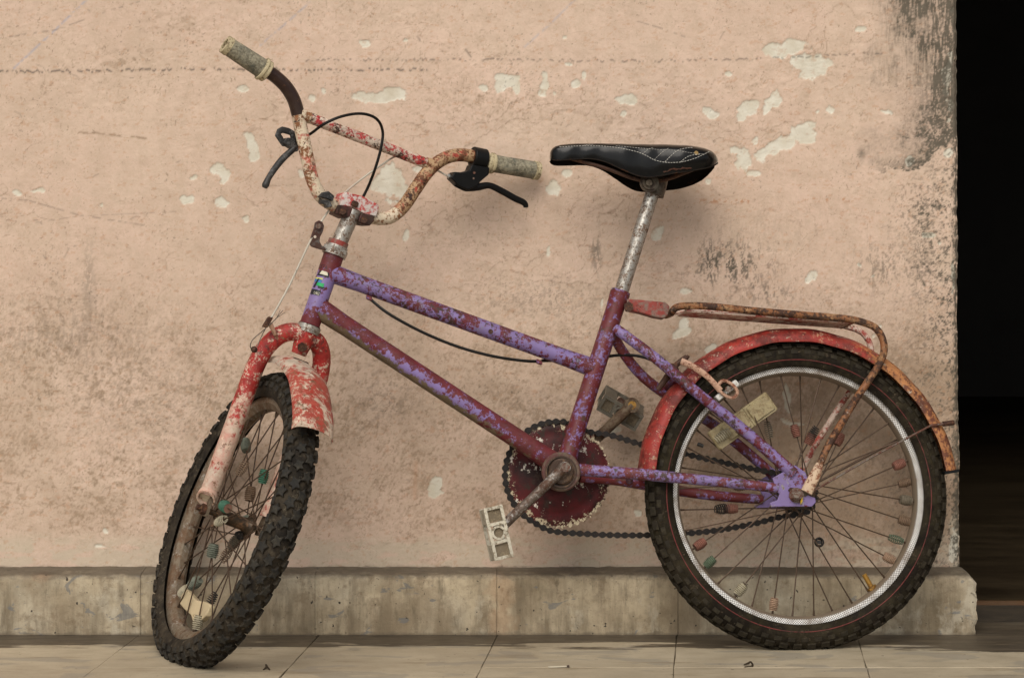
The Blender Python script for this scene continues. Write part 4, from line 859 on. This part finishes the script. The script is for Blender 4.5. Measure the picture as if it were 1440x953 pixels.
# rear wheel: knurled chrome rim
RC = P(1120, 696, 0)
def rim_build(C, X, Y, Z, mat, ro, label, rin, depth=.0155, hw=.0145):
    prof = [(ro, hw), (ro+.0012, hw-.001), (ro-.001, hw-.003), (ro-.006, hw-.006), (ro-.006, -hw+.006), (ro-.001, -hw+.003), (ro+.0012, -hw+.001), (ro, -hw), (ro-.004, -hw-.0004), (ro-depth+.002, -hw+.0008), (ro-depth, -hw+.0025), (rin, -.006), (rin-.0008, 0), (rin, .006), (ro-depth, hw-.0025), (ro-depth+.002, hw-.0008), (ro-.004, hw+.0004)]
    seg = 180; mb = MB().revolve(C, X, Y, Z, prof, seg=seg, closed_prof=True)
    me = mb.mesh('wheel', mat, C, sharp=25); o = bpy.data.objects.new('wheel', me); COL.objects.link(o); place(o, C, bike); o['label'] = label
    co = np.array(mb.v)-C; ag = np.arctan2(co@Y, co@X)/(2*math.pi) % 1; off = co@Z; rd = np.hypot(co@X, co@Y)
    uv = me.uv_layers.new(name='UVMap'); band = me.attributes.new('band', 'FLOAT', 'POINT')
    nv = len(me.vertices); 
    cv = np.zeros(nv*3); me.vertices.foreach_get('co', cv); cv = cv.reshape(-1, 3)
    ag = np.arctan2(cv@Y, cv@X)/(2*math.pi) % 1; off = cv@Z; rd = np.hypot(cv@X, cv@Y)
    band.data.foreach_set('value', ((rd > ro-depth+.001) & (abs(off) > hw-.0015)).astype(np.float32))
    for p in me.polygons:
        us = [ag[v] for v in p.vertices]; wrap = max(us)-min(us) > .5
        for li, v in zip(p.loop_indices, p.vertices):
            uu = ag[v] + (1 if wrap and ag[v] < .5 else 0); uv.data[li].uv = (uu, rd[v]*1000)
    return o
rw_ = rim_build(RC, FW, UP, NN, M['rim_r'], .2200, 'rear wheel with bright knurled rim and red-lined tyre', .2000, .0170)
def hub(C, X, Z, parent, hw, rf, rb):
    h = MB(); h.tube([C-hw*Z, C-hw*.8*Z, C-hw*.5*Z, C+hw*.5*Z, C+hw*.8*Z, C+hw*Z], [rb*1.5, rb*1.15, rb, rb, rb*1.15, rb*1.5], 24)
    for s_ in (1, -1): h.ring(C+s_*hw*Z, Z, rf, rb*.9, .003, 32)
    h.cyl(C-.062*Z, C+.062*Z, .0047, 12); return part(h, 'hub', M['hub'], parent=parent)
hub(RC, FW, NN, rw_, .032, .024, .012)
rsp = spokes(RC, FW, UP, NN, rw_, .00118, .0215, .2035, .031, ph=R(4))
rc_, rs_ = .2285, .0258
ty = MB().revolve(RC, FW, UP, NN, tyre_prof(rc_, rs_), seg=160)
sq = lambda a, b: [(-a, -b), (a, -b), (a, b), (-a, b)]
NB = 66
for i in range(NB):
    a = 2*math.pi*i/NB; st = math.pi/NB
    for s_, sz, h, ph in ((-.0065, (.0085, .0048), .0028, 0), (.0065, (.0085, .0048), .0028, .5), (.0200, (.0078, .0052), .0036, 0), (-.0200, (.0078, .0052), .0036, .5), (.0310, (.0066, .0036), .0011, .5), (-.0310, (.0066, .0036), .0022, 0)):
        j = rng.uniform(.93, 1.05); knob(ty, RC, FW, UP, NN, rc_, rs_, a+2*st*ph, s_, sq(sz[0]*j, sz[1]*j), h)
part(ty, 'tyre', [M['rubber_r'], M['knob_r']], parent=rw_, org=RC)
rl_ = MB(); ph_ = R(99); rr_ = rc_+rs_*math.cos(ph_); oo_ = rs_*.98*math.sin(ph_)
rl_.tube([ang_pt(RC, FW, UP, a, rr_, NN, oo_) for a in np.linspace(0, 2*math.pi, 160, endpoint=False)], .0009, 6, closed=True, ref=NN); part(rl_, 'sidewall_stripe', M['redline'], parent=rw_, org=RC)
for px, py, c_, kd in [(1080,606,'y','coil'),(1115,609,'r',0),(1140,617,'r',0),(1156,617,'k','coil'),(1176,620,'r',0),(1262,653,'r',0),(1273,680,'b',0),(1271,710,'y',0),(1271,738,'b',0),(1257,761,'g','coil'),(1250,786,'p',0),(1086,848,'p',0),(1034,822,'y','coil'),(1034,822,'w',0),(998,790,'g',0),(988,768,'r',0),(1033,712,'r',0),(1040,696,'b',0),(1020,701,'k','coil')]:
    bead(rw_, RC, FW, UP, NN, rsp, px, py, c_, kd if kd else 'barrel', 1.12 if kd else 1.0)
bk = MB()
for ax_ in (NN, nrm(NN+FW), nrm(NN-FW), nrm(NN+UP)): bk.ring(P(1152, 762, .004), ax_, .0085, .0068, .0016, 18)
bk.cyl(P(1152, 762, -.002), P(1152, 762, .010), .0035, 10); part(bk, 'spoke_bead', BM['k'], parent=rw_)
bo = MB(); u_ = nrm(P(1226, 828)-P(1215, 807)); bo.cyl(P(1215, 807, .0), P(1226, 826, .0), .0042, 10); bo.cyl(P(1225, 825, .0), P(1228, 829, .0), .0085, 6); part(bo, 'brass_bolt', M['brass'], parent=rw_)
sm = MB(); sm.cyl(P(981, 624, .0), P(989, 627, 0), .0032, 8); part(sm, 'spoke_bead', BM['k'], parent=rw_)
# plastic reflector on the rear spokes
def reflector(parent, c0, c1, wpx, off):
    a, b = P(*c0, off), P(*c1, off); x = nrm(b-a); y = nrm(np.cross(NN, x)); c_ = (a+b)/2; L = np.linalg.norm(b-a); wd = wpx/850
    r_ = MB(); r_.box(c_, x, y, NN, L, wd, .010, .0022); r_.box(c_+x*L*.30+NN*.006, x, y, NN, L*.34, wd*.78, .004, .0012); r_.box(c_-x*L*.12+NN*.006, x, y, NN, L*.36, wd*.78, .004, .0012)
    r_.box(c_+x*L*.10, x, y, NN, L*.012, wd*1.02, .014); o = part(r_, 'spoke_reflector', M['refl'], parent=parent, label='yellowed rectangular reflector')
    part(MB().ring(c_-x*L*.05+NN*.009-y*wd*.18, NN, .0034, .0018, .002, 14), 'reflector_screw', M['brass'], parent=parent)
    me = BMESH.get(('w', 'coil')) or BMESH.setdefault(('w', 'coil'), bead_mesh('coil', BM['w'])); inst('spoke_bead', me, mat3(x*1.2, y*1.2, NN, c_-x*L*.36+NN*.011), parent)
reflector(rw_, (1003, 621), (1085, 563), 31, .004)

# front wheel: rusty rim, chunky knobbly tyre
fw_ = rim_build(WC, SF, SA, SN, M['rim_f'], .2105, 'front wheel turned towards the wall, rusty rim and knobbly tyre', .190, .014)
hub(WC, SF, SN, fw_, .030, .022, .011)
fsp = spokes(WC, SF, SA, SN, fw_, .00118, .0195, .193, .029, ph=R(2))
fc_, fs_ = .2235, .0262
tf = MB().revolve(WC, SF, SA, SN, tyre_prof(fc_, fs_), seg=160)
star = [(-.0125, -.0015), (-.0060, -.0030), (-.003, -.0088), (.0035, -.0045), (.0105, -.0050), (.0070, .0012), (.0090, .0075), (.0010, .0050), (-.0060, .0085), (-.0065, .0025)]
star2 = [(-x, -y) for x, y in star]
NF = 50
for i in range(NF):
    a = 2*math.pi*i/NF; st = 2*math.pi/NF
    for s_, pl, h, ph, k_ in ((-.0080, star, .0048, 0, 1), (.0080, star2, .0048, .5, 1), (-.0245, star2, .0056, .5, .95), (.0245, star, .0056, 0, .95), (-.0375, sq(.0075, .0042), .0032, 0, 1), (.0375, sq(.0075, .0042), .0032, .5, 1)):
        j = rng.uniform(.93, 1.06)*k_; knob(tf, WC, SF, SA, SN, fc_, fs_, a+st*ph, s_, [(x*j, y*j) for x, y in pl], h*rng.uniform(.9, 1.08), tap=.82)
part(tf, 'tyre', [M['rubber'], M['knob']], parent=fw_, org=WC)
for px, py, c_, kd in [(343,620,'t',0),(328,656,'b',0),(347,654,'b','coil'),(371,667,'G',0),(352,684,'b',0),(316,712,'G',0),(329,716,'r',0),(318,733,'w','coil'),(332,732,'t',0),(317,762,'y',0),(330,751,'k','coil'),(298,775,'t',0),(313,789,'b','coil'),(268,815,'t',0),(255,825,'w',0),(276,874,'w',0),(300,848,'k','coil')]:
    bead(fw_, WC, SF, SA, SN, fsp, px, py, c_, kd if kd else 'barrel', 1.12)
o = part(MB().prism([SW(x, y, .0) for x, y in [(256, 850), (259, 836), (266, 829), (272, 836), (280, 845), (290, 846), (300, 851), (293, 866), (284, 874), (275, 876), (272, 866), (263, 858)]], SN, .010), 'spoke_reflector', M['reflp'], parent=fw_, label='cream two-lobed reflector'); bevel(o, .002)

# --- fenders
def ell(hw, dep, th, n=14):
    out = [(dep*math.sqrt(max(0, 1-(x/hw)**2))**.9, x) for x in [hw*math.sin(R(-90+180*i/n)) for i in range(n+1)]]
    return out + [(r-th, x*.985) for r, x in out[::-1]]
pf = [(.2515 + r, o_) for r, o_ in ell(.0315, .0235, .0014)]
fr = MB().revolve(RC, FW, UP, NN, pf, R(9.5), R(172), 110, True, rfun=lambda a: .0045*math.sin(a) - .004*math.exp(-((a-R(9.5))/.35)**2) + .0006*math.sin(a*23) + .002*math.exp(-((a-R(172))/.3)**2))
fender = part(fr, 'fender', M['fender_r'], label='long red fender fading to orange rust')
fl = MB(); a_ = R(172.5); rr0 = .268; fl.box(ang_pt(RC, FW, UP, a_, .263, NN, 0), nrm(ang_pt(RC, FW, UP, a_, 1, NN, 0)-RC), nrm(np.cross(NN, ang_pt(RC, FW, UP, a_, 1, NN, 0)-RC)), NN, .026, .005, .058, .001); part(fl, 'fender_flap', M['plastic'], parent=fender)
def wa(px, py, b): p = SW(px, py, b)-WC; return math.degrees(math.atan2(p@(-SF), p@SA)), float(np.hypot(p@SF, p@SA))
print('fender pix', wa(405, 600, .036), wa(458, 615, -.036), wa(400, 510, .036))
pf2 = [(.258 + r, o_) for r, o_ in ell(.036, .020, .0014)]
ff = MB().revolve(WC, SA, -SF, SN, pf2, R(-6), R(54), 44, True, rfun=lambda a: .004 + .004*(max(0, a)/1.0)**2 + .0008*math.sin(a*17))
part(ff, 'fender', M['fender_f'], label='short scraped red and cream fender')
part(MB().box(S3(-.006, .0, -.056), SF, SN, SA, .034, .026, .003, .001), 'fender_bracket', M['drust'])
# fender stays
st_ = MB(); st_.tube([P(1140, 692, .066), P(1225, 643, .050), P(1309, 598, .034)], .0018, 8); st_.tube([P(1309, 598, .034), P(1335, 595, .030)], .0024, 8); part(st_, 'fender_stay', M['nut'])
st_ = MB(); st_.tube([mir(P(1140, 692, .066), .066), mir(P(1309, 598, .034), .034)], .0021, 8); part(st_, 'fender_stay', M['spoke'])
part(MB().cyl(P(1326, 596, .031), P(1341, 594, .028), .0045, 8), 'stay_bolt', M['drust'])

# --- rack
rk = [(1150, 660), (1162, 632), (1180, 600), (1203, 562), (1222, 534), (1236, 513), (1243, 494), (1241, 476), (1231, 461), (1213, 453), (1188, 448), (1130, 443), (1060, 437), (1000, 431), (968, 430), (952, 432)]
offs = list(np.linspace(.058, .042, 6)) + [.042]*10
near = [P(x, y, o_) for (x, y), o_ in zip(rk, offs)]
front = [P(945, 438, .028), P(944, 440, .0), mir(P(945, 438, .028), .028)]
far = [mir(p, o_) for p, o_ in zip(near, offs)][::-1]
rk_o = part(MB().tube(spline(near + front, 4), .0062, 14), 'rack', M['rack'])
part(MB().tube(spline([front[-1]] + far, 4), .0052, 14), 'rack_rail', M['rack_pale'], parent=rk_o)
for x, y in ((1200, 452), (1075, 440)):
    p = P(x, y, .042); part(MB().tube([p, mir(p, .042)], .004, 10), 'rack_crossbar', M['rack'], parent=rk_o)
pl = MB(); a0_, a1_ = P(958, 440, .0), P(1190, 457, .0); x = nrm(a1_-a0_); pl.box((a0_+a1_)/2, x, NN, nrm(np.cross(x, NN)), np.linalg.norm(a1_-a0_), .078, .0035); part(pl, 'rack_plate', M['rack_pale'], parent=rk_o)
rf = MB(); rf.tube([P(1153, 652, .060), P(1146, 668, .064), P(1134, 692, .066)], [.0062, .0095, .0100], 12, flat=(1, .5), ref=NN*1.0 if False else None); part(rf, 'rack_foot', worn('chipped_cream_foot', (.50, .36, .24), [((.16, .05, .02), 50, .52, .04, 2)]), parent=rk_o)
o = part(MB().prism([P(x, y, 0) for x, y in [(880, 421), (905, 423), (934, 426), (940, 431), (939, 443), (932, 449), (920, 447), (900, 441), (880, 437)]], NN, .024), 'rack_bracket', M['bracketred']); bevel(o, .002, 3)
part(MB().tube([P(938, 438, 0), P(946, 439, 0)], .0035, 10), 'bracket_link', M['drust'])
part(MB().cyl(P(884, 431, .010), P(884, 431, .022), .0085, 6), 'seat_clamp_bolt', M['drust'])
# rear axle nut
an = MB(); an.cyl(P(1120, 696, .060), P(1120, 696, .072), .0095, 6); an.cyl(P(1120, 696, .07), P(1120, 696, .080), .0048, 12); an.ring(P(1120, 696, .0625), NN, .0125, .004, .002, 24); part(an, 'axle_nut', M['nut'])
part(MB().box(P(1127, 704, .0655), nrm(P(1135, 690)-P(1125, 708)), NN, UP, .007, .002, .006), 'paint_dab', M['yellowpaint'])

# --- rear caliper brake
bp = MB(); bp.cyl(P(950, 520, .020), P(946, 528, -.03), .006, 12); bp.box(P(945, 520, .022), FW, UP, NN, .020, .022, .010, .002); bp.tube([P(925, 548, .01), P(938, 530, .012), P(952, 512, .012), P(966, 501, .012)], [.0045, .006, .005, .004], 10); part(bp, 'brake_caliper_pivot', M['drust'])
part(MB().tube(spline([P(958, 508, .034), P(972, 514, .040), P(992, 527, .044), P(1006, 541, .046), P(1013, 549, .046)], 5), [.005, .0045, .004, .0045], 12, flat=(1.2, .6)), 'brake_caliper_arm', M['pink'])
lo = [P(x, y, .046) for x, y in [(1012, 549), (1011, 540), (1018, 535), (1030, 541), (1037, 551), (1032, 559), (1022, 557)]]
part(MB().tube(spline(lo, 3, True), .0030, 8, closed=True, ref=NN), 'brake_caliper_eye', M['pink'])
part(MB().cyl(P(1024, 547, .038), P(1024, 547, .056), .0055, 6), 'brake_nut', M['nut'])
sh = MB(); d_ = nrm(P(1030, 540)-P(1012, 556)); sh.box(P(1033, 540, .033), d_, nrm(np.cross(NN, d_)), NN, .010, .011, .018, .0015); sh.box(P(1011, 558, .033), d_, nrm(np.cross(NN, d_)), NN, .012, .010, .018, .0015); part(sh, 'brake_shoe', M['shoe'])
part(MB().tube([P(960, 512, .02), P(964, 506, .02), P(968, 500, .02)], .003, 8), 'brake_spring', M['drust'])

# --- chainring, chain, sprocket
KC = P(784, 667, -.044); T_ = 44; prof = []
for i in range(T_*8):
    a = 2*math.pi*i/(T_*8); ph = (i % 8)/8; tooth = [0, .25, .75, 1, 1, .75, .25, 0][i % 8]; prof.append(KC + (.0858+.0042*tooth)*(math.cos(a)*FW+math.sin(a)*UP))
cr_ = MB().prism(prof, NN, .0022)
cr_.revolve(KC, FW, UP, NN, [(.0835, .0011), (.080, .0022), (.074, .0028), (.068, .0022), (.062, .0036), (.048, .0060), (.036, .0066), (.020, .0072)], seg=72); cr_.ring(KC+NN*.002, NN, .040, .036, .002, 48); cr_.cyl(KC, KC+NN*.008, .020, 32)
part(cr_, 'chainring', M['ring'], org=KC, sharp=25)
SK = P(1120, 696, -.044) + .0*NN; rg = []
for i in range(16*6):
    a = 2*math.pi*i/96; tooth = [0, .6, 1, 1, .6, 0][i % 6]; rg.append(SK + (.030+.005*tooth)*(math.cos(a)*FW+math.sin(a)*UP))
sp_ = MB().prism(rg, NN, .003); sp_.cyl(SK-NN*.008, SK+NN*.010, .022, 24); part(sp_, 'sprocket', M['chain'])
CP = [P(x, y, -.044) for x, y in [(1120, 664), (1085, 664), (1040, 655), (985, 643), (955, 636), (900, 624), (860, 612), (838, 604)]]
for dg_ in range(48, 322, 12):
    pass
arc = []
a_s = 130; 
for dg_ in range(a_s, -112, -9): pass
def kang(px, py): p = P(px, py, -.044)-KC; return math.atan2(p@UP, p@FW)
aS, aE = kang(838, 604), kang(745, 738)
if aS < aE: aS += 2*math.pi
# wraps over the top and the front (towards +FW) of the ring
a0_ = kang(832, 600); a1_ = kang(748, 737)
if a1_ > a0_: a1_ -= 2*math.pi
arc = [KC + .0885*(math.cos(a)*FW+math.sin(a)*UP) for a in np.linspace(a0_, a1_, 26)]
low_ = [P(x, y, -.044) for x, y in [(775, 746), (820, 750), (865, 752), (912, 752), (960, 750), (1010, 745), (1060, 736), (1095, 727), (1116, 724)]]
sa0 = kang  # sprocket wrap round the back
sprk = [SK + .0325*(math.cos(a)*FW+math.sin(a)*UP) for a in np.linspace(R(-95), R(-265), 12)]
loop = CP[1:-1] + arc + low_ + sprk
path = spline(loop, 6, True); path = np.array(path + [path[0]]); sl_ = np.concatenate([[0], np.cumsum(np.linalg.norm(np.diff(path, axis=0), axis=1))])
NL = int(round(sl_[-1]/.0127/2)*2); tt_ = np.linspace(0, sl_[-1], NL+1); cpts = np.stack([np.interp(tt_, sl_, path[:, e]) for e in range(3)], 1)
pins = MB()
for p in cpts[:-1]: pins.cyl(p-NN*.0045, p+NN*.0045, .0016, 8); pins.cyl(p-NN*.0016, p+NN*.0016, .0038, 10)
chain = part(pins, 'chain', M['chain'])
def linkmesh(zo):
    mb = MB(); out = []
    for s_ in (1, -1):
        for a in np.linspace(-100, 100, 9): out.append((s_*.00635 + s_*.0053*math.cos(R(a)), s_*.0053*math.sin(R(a))))
        out.append((0, s_*.0022))
    for z_ in (-zo, zo): mb.prism([A(x, y, z_) for x, y in out], A(0, 0, 1), .0011)
    return mb.mesh('chain_link', M['chain'])
LM = [linkmesh(.0022), linkmesh(.0035)]
for i in range(NL):
    p, q = cpts[i], cpts[i+1]; x = nrm(q-p); y = nrm(np.cross(NN, x)); inst('chain_link', LM[i % 2], mat3(x, y, NN, (p+q)/2), chain)

# --- cranks and pedals
ca = P(794, 657, .046); cb = P(704, 742, .050)
ck_ = MB(); ck_.tube([ca, ca+(cb-ca)*.08, ca+(cb-ca)*.5, cb], [.0110, .0088, .0078, .0085], 16); ck_.cyl(P(789, 663, .034), ca+NN*.006, .0100, 20); ck_.ring(cb, NN, .0115, .004, .014, 20)
part(ck_, 'crank', M['crank'])
part(MB().cyl(ca+NN*.004, ca+NN*.011, .0078, 12), 'crank_bolt', M['nut'])
fa, fb = P(782, 671, -.056), P(888, 570, -.062)
ck_ = MB(); ck_.tube([fa, fa+(fb-fa)*.5, fb], [.0105, .0085, .0095], 16); ck_.ring(fb, NN, .0130, .004, .015, 20); part(ck_, 'crank', worn('brown_rusty_crank', (.12, .085, .05), [((.06, .03, .015), 40, .52, .06, 2)], rough=.6, bump=.5))
part(MB().cyl(fb+NN*.004, fb+NN*.0085, .0070, 12), 'pedal_axle_end', M['brass'])
def pedal(c, e1, e2, ax, L, W_, dep, m_out, m_in, label, refl=False):
    """c: centre of the outer plate; ax points outwards"""
    p = MB(); fr_ = .0052
    for z0 in (0, -dep):
        cc_ = c + ax*z0
        for s_ in (1, -1):
            p.box(cc_+e2*s_*(W_/2-fr_/2), e1, e2, ax, L, fr_, .006, .0008); p.box(cc_+e1*s_*(L/2-fr_/2), e1, e2, ax, fr_, W_-2*fr_+.0006, .0052, .0006); p.box(cc_+e1*s_*L*.17, e1, e2, ax, fr_, W_-2*fr_+.0006, .0052, .0006)
    for s_ in (1, -1):
        for t_ in (1, -1): p.box(c-ax*dep/2+e2*s_*(W_/2-.0025)+e1*t_*L*.34, e1, e2, ax, L*.30, .004, dep-.006, .0008)
    p.ring(c+ax*.0015, ax, W_*.36, W_*.25, .005, 24); o = part(p, 'pedal', m_out, label=label); 
    r_ = MB()
    for s_ in (1, -1): r_.box(c-ax*.0032+e1*s_*L*.33, e1, e2, ax, L*.24, W_*.66, .002)
    r_.cyl(c-ax*.002, c-ax*.0005, W_*.26, 20); part(r_, 'pedal_recess', m_in, parent=o)
    part(MB().cyl(c-ax*.004, c-ax*(dep+.012), .0075, 14), 'pedal_spindle', M['nut'], parent=o)
    if refl: part(MB().box(c-ax*dep*.5+e1*(L/2-.002), e1, e2, ax, .004, W_*.45, dep*.5), 'pedal_reflector', M['orange'], parent=o)
e1 = nrm(P(709, 784, .12)-P(693, 713, .12)); e1 = nrm(e1 - np.dot(e1, NN)*NN); e2 = nrm(np.cross(NN, e1))
pedal(P(701, 748.5, .118), e1, e2, NN, .085, .0315, .060, M['pedal'], M['pedal_in'], 'dirty white pedal in front')
e1 = nrm(P(902, 600, -.07)-P(846, 568, -.07)); ax2 = nrm(NN*1 - UP*.38 + FW*.2); e1 = nrm(e1 - np.dot(e1, ax2)*ax2); e2 = nrm(np.cross(ax2, e1))
pedal(P(872, 580, -.082), e1, e2, ax2, .076, .031, .055, M['pedal_g'], M['pedal_in'], 'grey pedal on the far side', True)

# --- seat post and saddle
part(MB().tube([P(874, 410), P(918, 270)], [.0120, .0120], 28), 'seat_post', M['chrome'])
cl = MB(); cl.cyl(P(913, 257, -.030), P(913, 257, .030), .0115, 24); cl.ring(P(913, 257, .026), NN, .0160, .008, .007, 28); cl.ring(P(913, 257, .032), NN, .0120, .006, .006, 24); cl.cyl(P(913, 257, .02), P(913, 257, .044), .0058, 6)
cl.tube([P(921, 275), P(925, 262), P(929, 250)], [.0150, .0150, .0135], 20); part(cl, 'saddle_clamp', worn('dark_rusty_clamp', (.10, .08, .055), [((.05, .03, .018), 50, .52, .05, 2)], rough=.35, metal=.5))
SR = R(4); SX = -FW   # towards the tail
st = [(774, 213, 224, .009), (776, 209, 225.5, .014), (780, 206, 226, .018), (788, 203.5, 226, .021), (800, 202.3, 225, .0225), (815, 202, 223.5, .0235), (832, 202, 223, .025), (846, 202, 227, .028), (859, 202.5, 234, .0325), (871, 203, 240, .038), (881, 203.5, 245, .044), (892, 203.8, 249.5, .051), (904, 204.2, 250.5, .0575), (914, 204.6, 248.5, .063), (925, 205, 246, .0675), (935, 205.5, 244, .071), (947, 206.2, 242.2, .0735), (960, 207, 240.5, .0745), (972, 208, 238.3, .073), (984, 210, 236, .067), (994, 213, 233, .056), (1000, 216.5, 231, .044), (1004, 220, 229.5, .030), (1006, 223.5, 228.5, .016)]
nu = math.cos(SR)*NN + math.sin(SR)*UP; uu = math.cos(SR)*UP - math.sin(SR)*NN
tot = PHI+SR
# densify
xs_ = np.array([s_[0] for s_ in st], float); dx_ = []
for i in range(len(st)-1): dx_ += list(np.linspace(xs_[i], xs_[i+1], 4)[:-1])
dx_.append(xs_[-1]); dx_ = np.array(dx_); tp_ = np.interp(dx_, xs_, [s_[1] for s_ in st]); nb_ = np.interp(dx_, xs_, [s_[2] for s_ in st]); hw_ = np.interp(dx_, xs_, [s_[3] for s_ in st])
def smooth(v): 
    for _ in range(9): v = np.concatenate([[v[0]], (v[:-2]+2*v[1:-1]+v[2:])/4, [v[-1]]])
    return v
tp_, nb_, hw_ = smooth(tp_), smooth(nb_), smooth(hw_)
outer = []; inner = []; K = 44
for x, t_, b_, h_ in zip(dx_, tp_, nb_, hw_):
    c_ = P(x, t_, 0); dome = min(.30*h_+.004, .022)
    rise = h_*math.sin(tot)*850*.62
    c_ = c_ - uu*(rise*.35/850)                           # keep the silhouette of the domed top on the traced line
    skirt = max(.010, (b_ - t_ - rise*.35 + h_*math.sin(tot)*850)/850/math.cos(tot))
    ring_ = []; ring_i = []
    for k_ in range(K+1):
        s_ = -1 + 2*k_/K                                   # -1 far hem .. 1 near hem
        e = abs(s_); sg = 1 if s_ >= 0 else -1
        if e < .62:
            t2 = e/.62; n_ = h_*math.sin(t2*math.pi/2*.93); v_ = -dome*(1-math.cos(t2*math.pi/2*.93))*1.0
        else:
            t2 = (e-.62)/.38; n0 = h_*math.sin(math.pi/2*.93); v0 = -dome*(1-math.cos(math.pi/2*.93)); n_ = n0 + h_*.03*math.sin(math.pi*t2) - h_*.10*t2**2; v_ = v0 + (-skirt-v0)*t2
        wob = .0006*math.sin(x*.21+s_*5)
        ring_.append(c_ + nu*sg*(n_+wob) + uu*v_); ring_i.append(c_ + nu*sg*max(0, n_-.0035) + uu*min(v_-.0035 if e < .9 else v_, 0))
    outer.append(ring_); inner.append(ring_i)
sv = [p for r_ in outer for p in r_]; K1 = K+1; no = len(outer)
fo = [(i*K1+k_, i*K1+k_+1, (i+1)*K1+k_+1, (i+1)*K1+k_) for i in range(no-1) for k_ in range(K)]
sv2 = [p for r_ in inner for p in r_]; off_ = len(sv)
fi = [tuple(off_+q for q in f[::-1]) for f in fo]
hem = [(i*K1+e, (i+1)*K1+e, off_+(i+1)*K1+e, off_+i*K1+e) for i in range(no-1) for e in (0, K)]
caps = [tuple(range(K1)), tuple((no-1)*K1+k_ for k_ in range(K1))]
sdm = MB(); sdm.m = 0; sdm.add(sv, fo + caps); sadd = part(sdm, 'saddle', M['vinyl'], sharp=60)
us_ = MB(); us_.add(sv2, [tuple(q-off_ for q in f) for f in fi]); part(us_, 'saddle_underside', M['underside'], parent=sadd)
# rolled hem
for e in (0, K): part(MB().tube([r_[e] for r_ in outer], .0011, 8), 'hem', M['underside'], parent=sadd)
rlz = MB()
for s_ in (1, -1): rlz.tube(spline([P(800, 222, s_*.010), P(850, 236, s_*.018), P(895, 252, s_*.024), P(930, 254, s_*.024), P(975, 238, s_*.035)], 5), .0035, 8)
part(rlz, 'saddle_rail', M['drust'])
# stitching laid on the vinyl
from mathutils.bvhtree import BVHTree
bvh = BVHTree.FromPolygons([Vector(p) for p in sv], fo)
def onsaddle(px, py):
    r_ = bvh.ray_cast(Vector(CAM), Vector(ray(px, py)).normalized())
    return (np.array(r_[0]), np.array(r_[1])) if r_[0] is not None else (None, None)
stc = MB()
def stitch(pts, dash=2.6, gap=1.3, r_=.00048, lift=.0005):
    pp = np.array(spline([A(x, y, 0) for x, y in pts], 30)); sl2 = np.concatenate([[0], np.cumsum(np.hypot(*np.diff(pp[:, :2], axis=0).T))]); t_ = 0
    while t_ < sl2[-1]-dash:
        e = [];
        for tt in (t_, t_+dash):
            x, y = np.interp(tt, sl2, pp[:, 0]), np.interp(tt, sl2, pp[:, 1]); p, n_ = onsaddle(x, y)
            if p is not None: e.append(p - nrm(ray(x, y))*lift*1.6)
        if len(e) == 2 and np.linalg.norm(e[0]-e[1]) < .02: stc.tube(e, r_, 5)
        t_ += dash+gap
stitch([(787, 207), (800, 206), (830, 205), (858, 206.5), (880, 210), (897, 214), (910, 219.5), (920, 225), (935, 228.3), (950, 228.6), (963, 227), (978, 222.5), (990, 217), (1000, 212)], r_=.00045)
stitch([(866, 205), (890, 207.5), (920, 210), (950, 212), (975, 215.5), (990, 217)], r_=.00028)
stitch([(935, 228), (945, 218), (957, 210), (975, 207.5)], r_=.00045); stitch([(920, 225), (929, 216), (940, 208.5)], r_=.00028); stitch([(903, 217), (912, 210), (920, 207)], r_=.00028); stitch([(957, 228), (966, 221), (975, 218), (985, 217)], r_=.00045)
stitch([(820, 205), (826, 203.6), (835, 203)], r_=.00028)
part(stc, 'stitching', M['thread'], parent=sadd, kind='stuff')
p, n_ = onsaddle(979, 215.5)
if p is not None: part(MB().tube([p-nrm(ray(979, 215))*-.001, p-nrm(ray(979, 215))*.0012], [.0040, .0034], 9), 'foam_hole', M['foam'], parent=sadd)
tr = []
for x in np.linspace(933, 972, 14):
    y0_ = np.interp(x, [933, 945, 955, 972], [243, 240, 238.5, 237.5]); tr.append((x, y0_+rng.uniform(-1.2, 1.0)))
tv = [onsaddle(x, y-1.0)[0] for x, y in tr]; tv = [p-nrm(p-CAM)*.0008 for p in tv if p is not None]
if len(tv) > 3: part(MB().tube(tv, [rng.uniform(.0006, .0018) for _ in tv], 6), 'torn_edge', M['torn'], parent=sadd)

# ------------------------------------------------------------------ small things lying on the tiles
def onfloor(px, py, z=0.0): t = (CH-z)*F/(py-YH); return A((px-720)/F*t, t, z)
ms = MB(); a_, b_ = onfloor(771, 937, .0018), onfloor(797, 936.2, .0018); ms.box((a_+b_)/2, nrm(b_-a_), A(0,1,0), A(0,0,1), np.linalg.norm(b_-a_), .002, .002)
mo = ms.build('matchstick', flat('bare_match_wood', (.55, .50, .38), .8)); tag(mo, 'spent white matchstick lying on the floor tile, below the chainring', 'matchstick')
MB().tube([b_, b_+nrm(b_-a_)*.004], [.0016, .0022], 8).build('match_head', flat('burnt_match_head', (.06, .04, .03), .9), mo)
def litter(name, pts, r_, c_, label, cat):
    o = MB().tube(spline([onfloor(x, y, z_) for x, y, z_ in pts], 4), r_, 7).build(name, c_); tag(o, label, cat); return o
dk_ = flat('dark_dry_leaf', (.05, .035, .02), .9)
litter('dry_leaf', [(1046, 934, .001), (1052, 932, .005), (1056, 930, .009), (1058, 936, .001), (1047, 937, .001)], [.0008, .002, .0012, .002, .0008], dk_, 'tiny curled dark leaf on the tile below the rear wheel', 'leaf')
litter('twig', [(370, 941, .001), (375, 937, .004), (374, 934, .006), (379, 941, .001)], [.0008, .0022, .0012, .0014], dk_, 'tiny dark twig scrap on the tile right of the front tyre', 'twig')
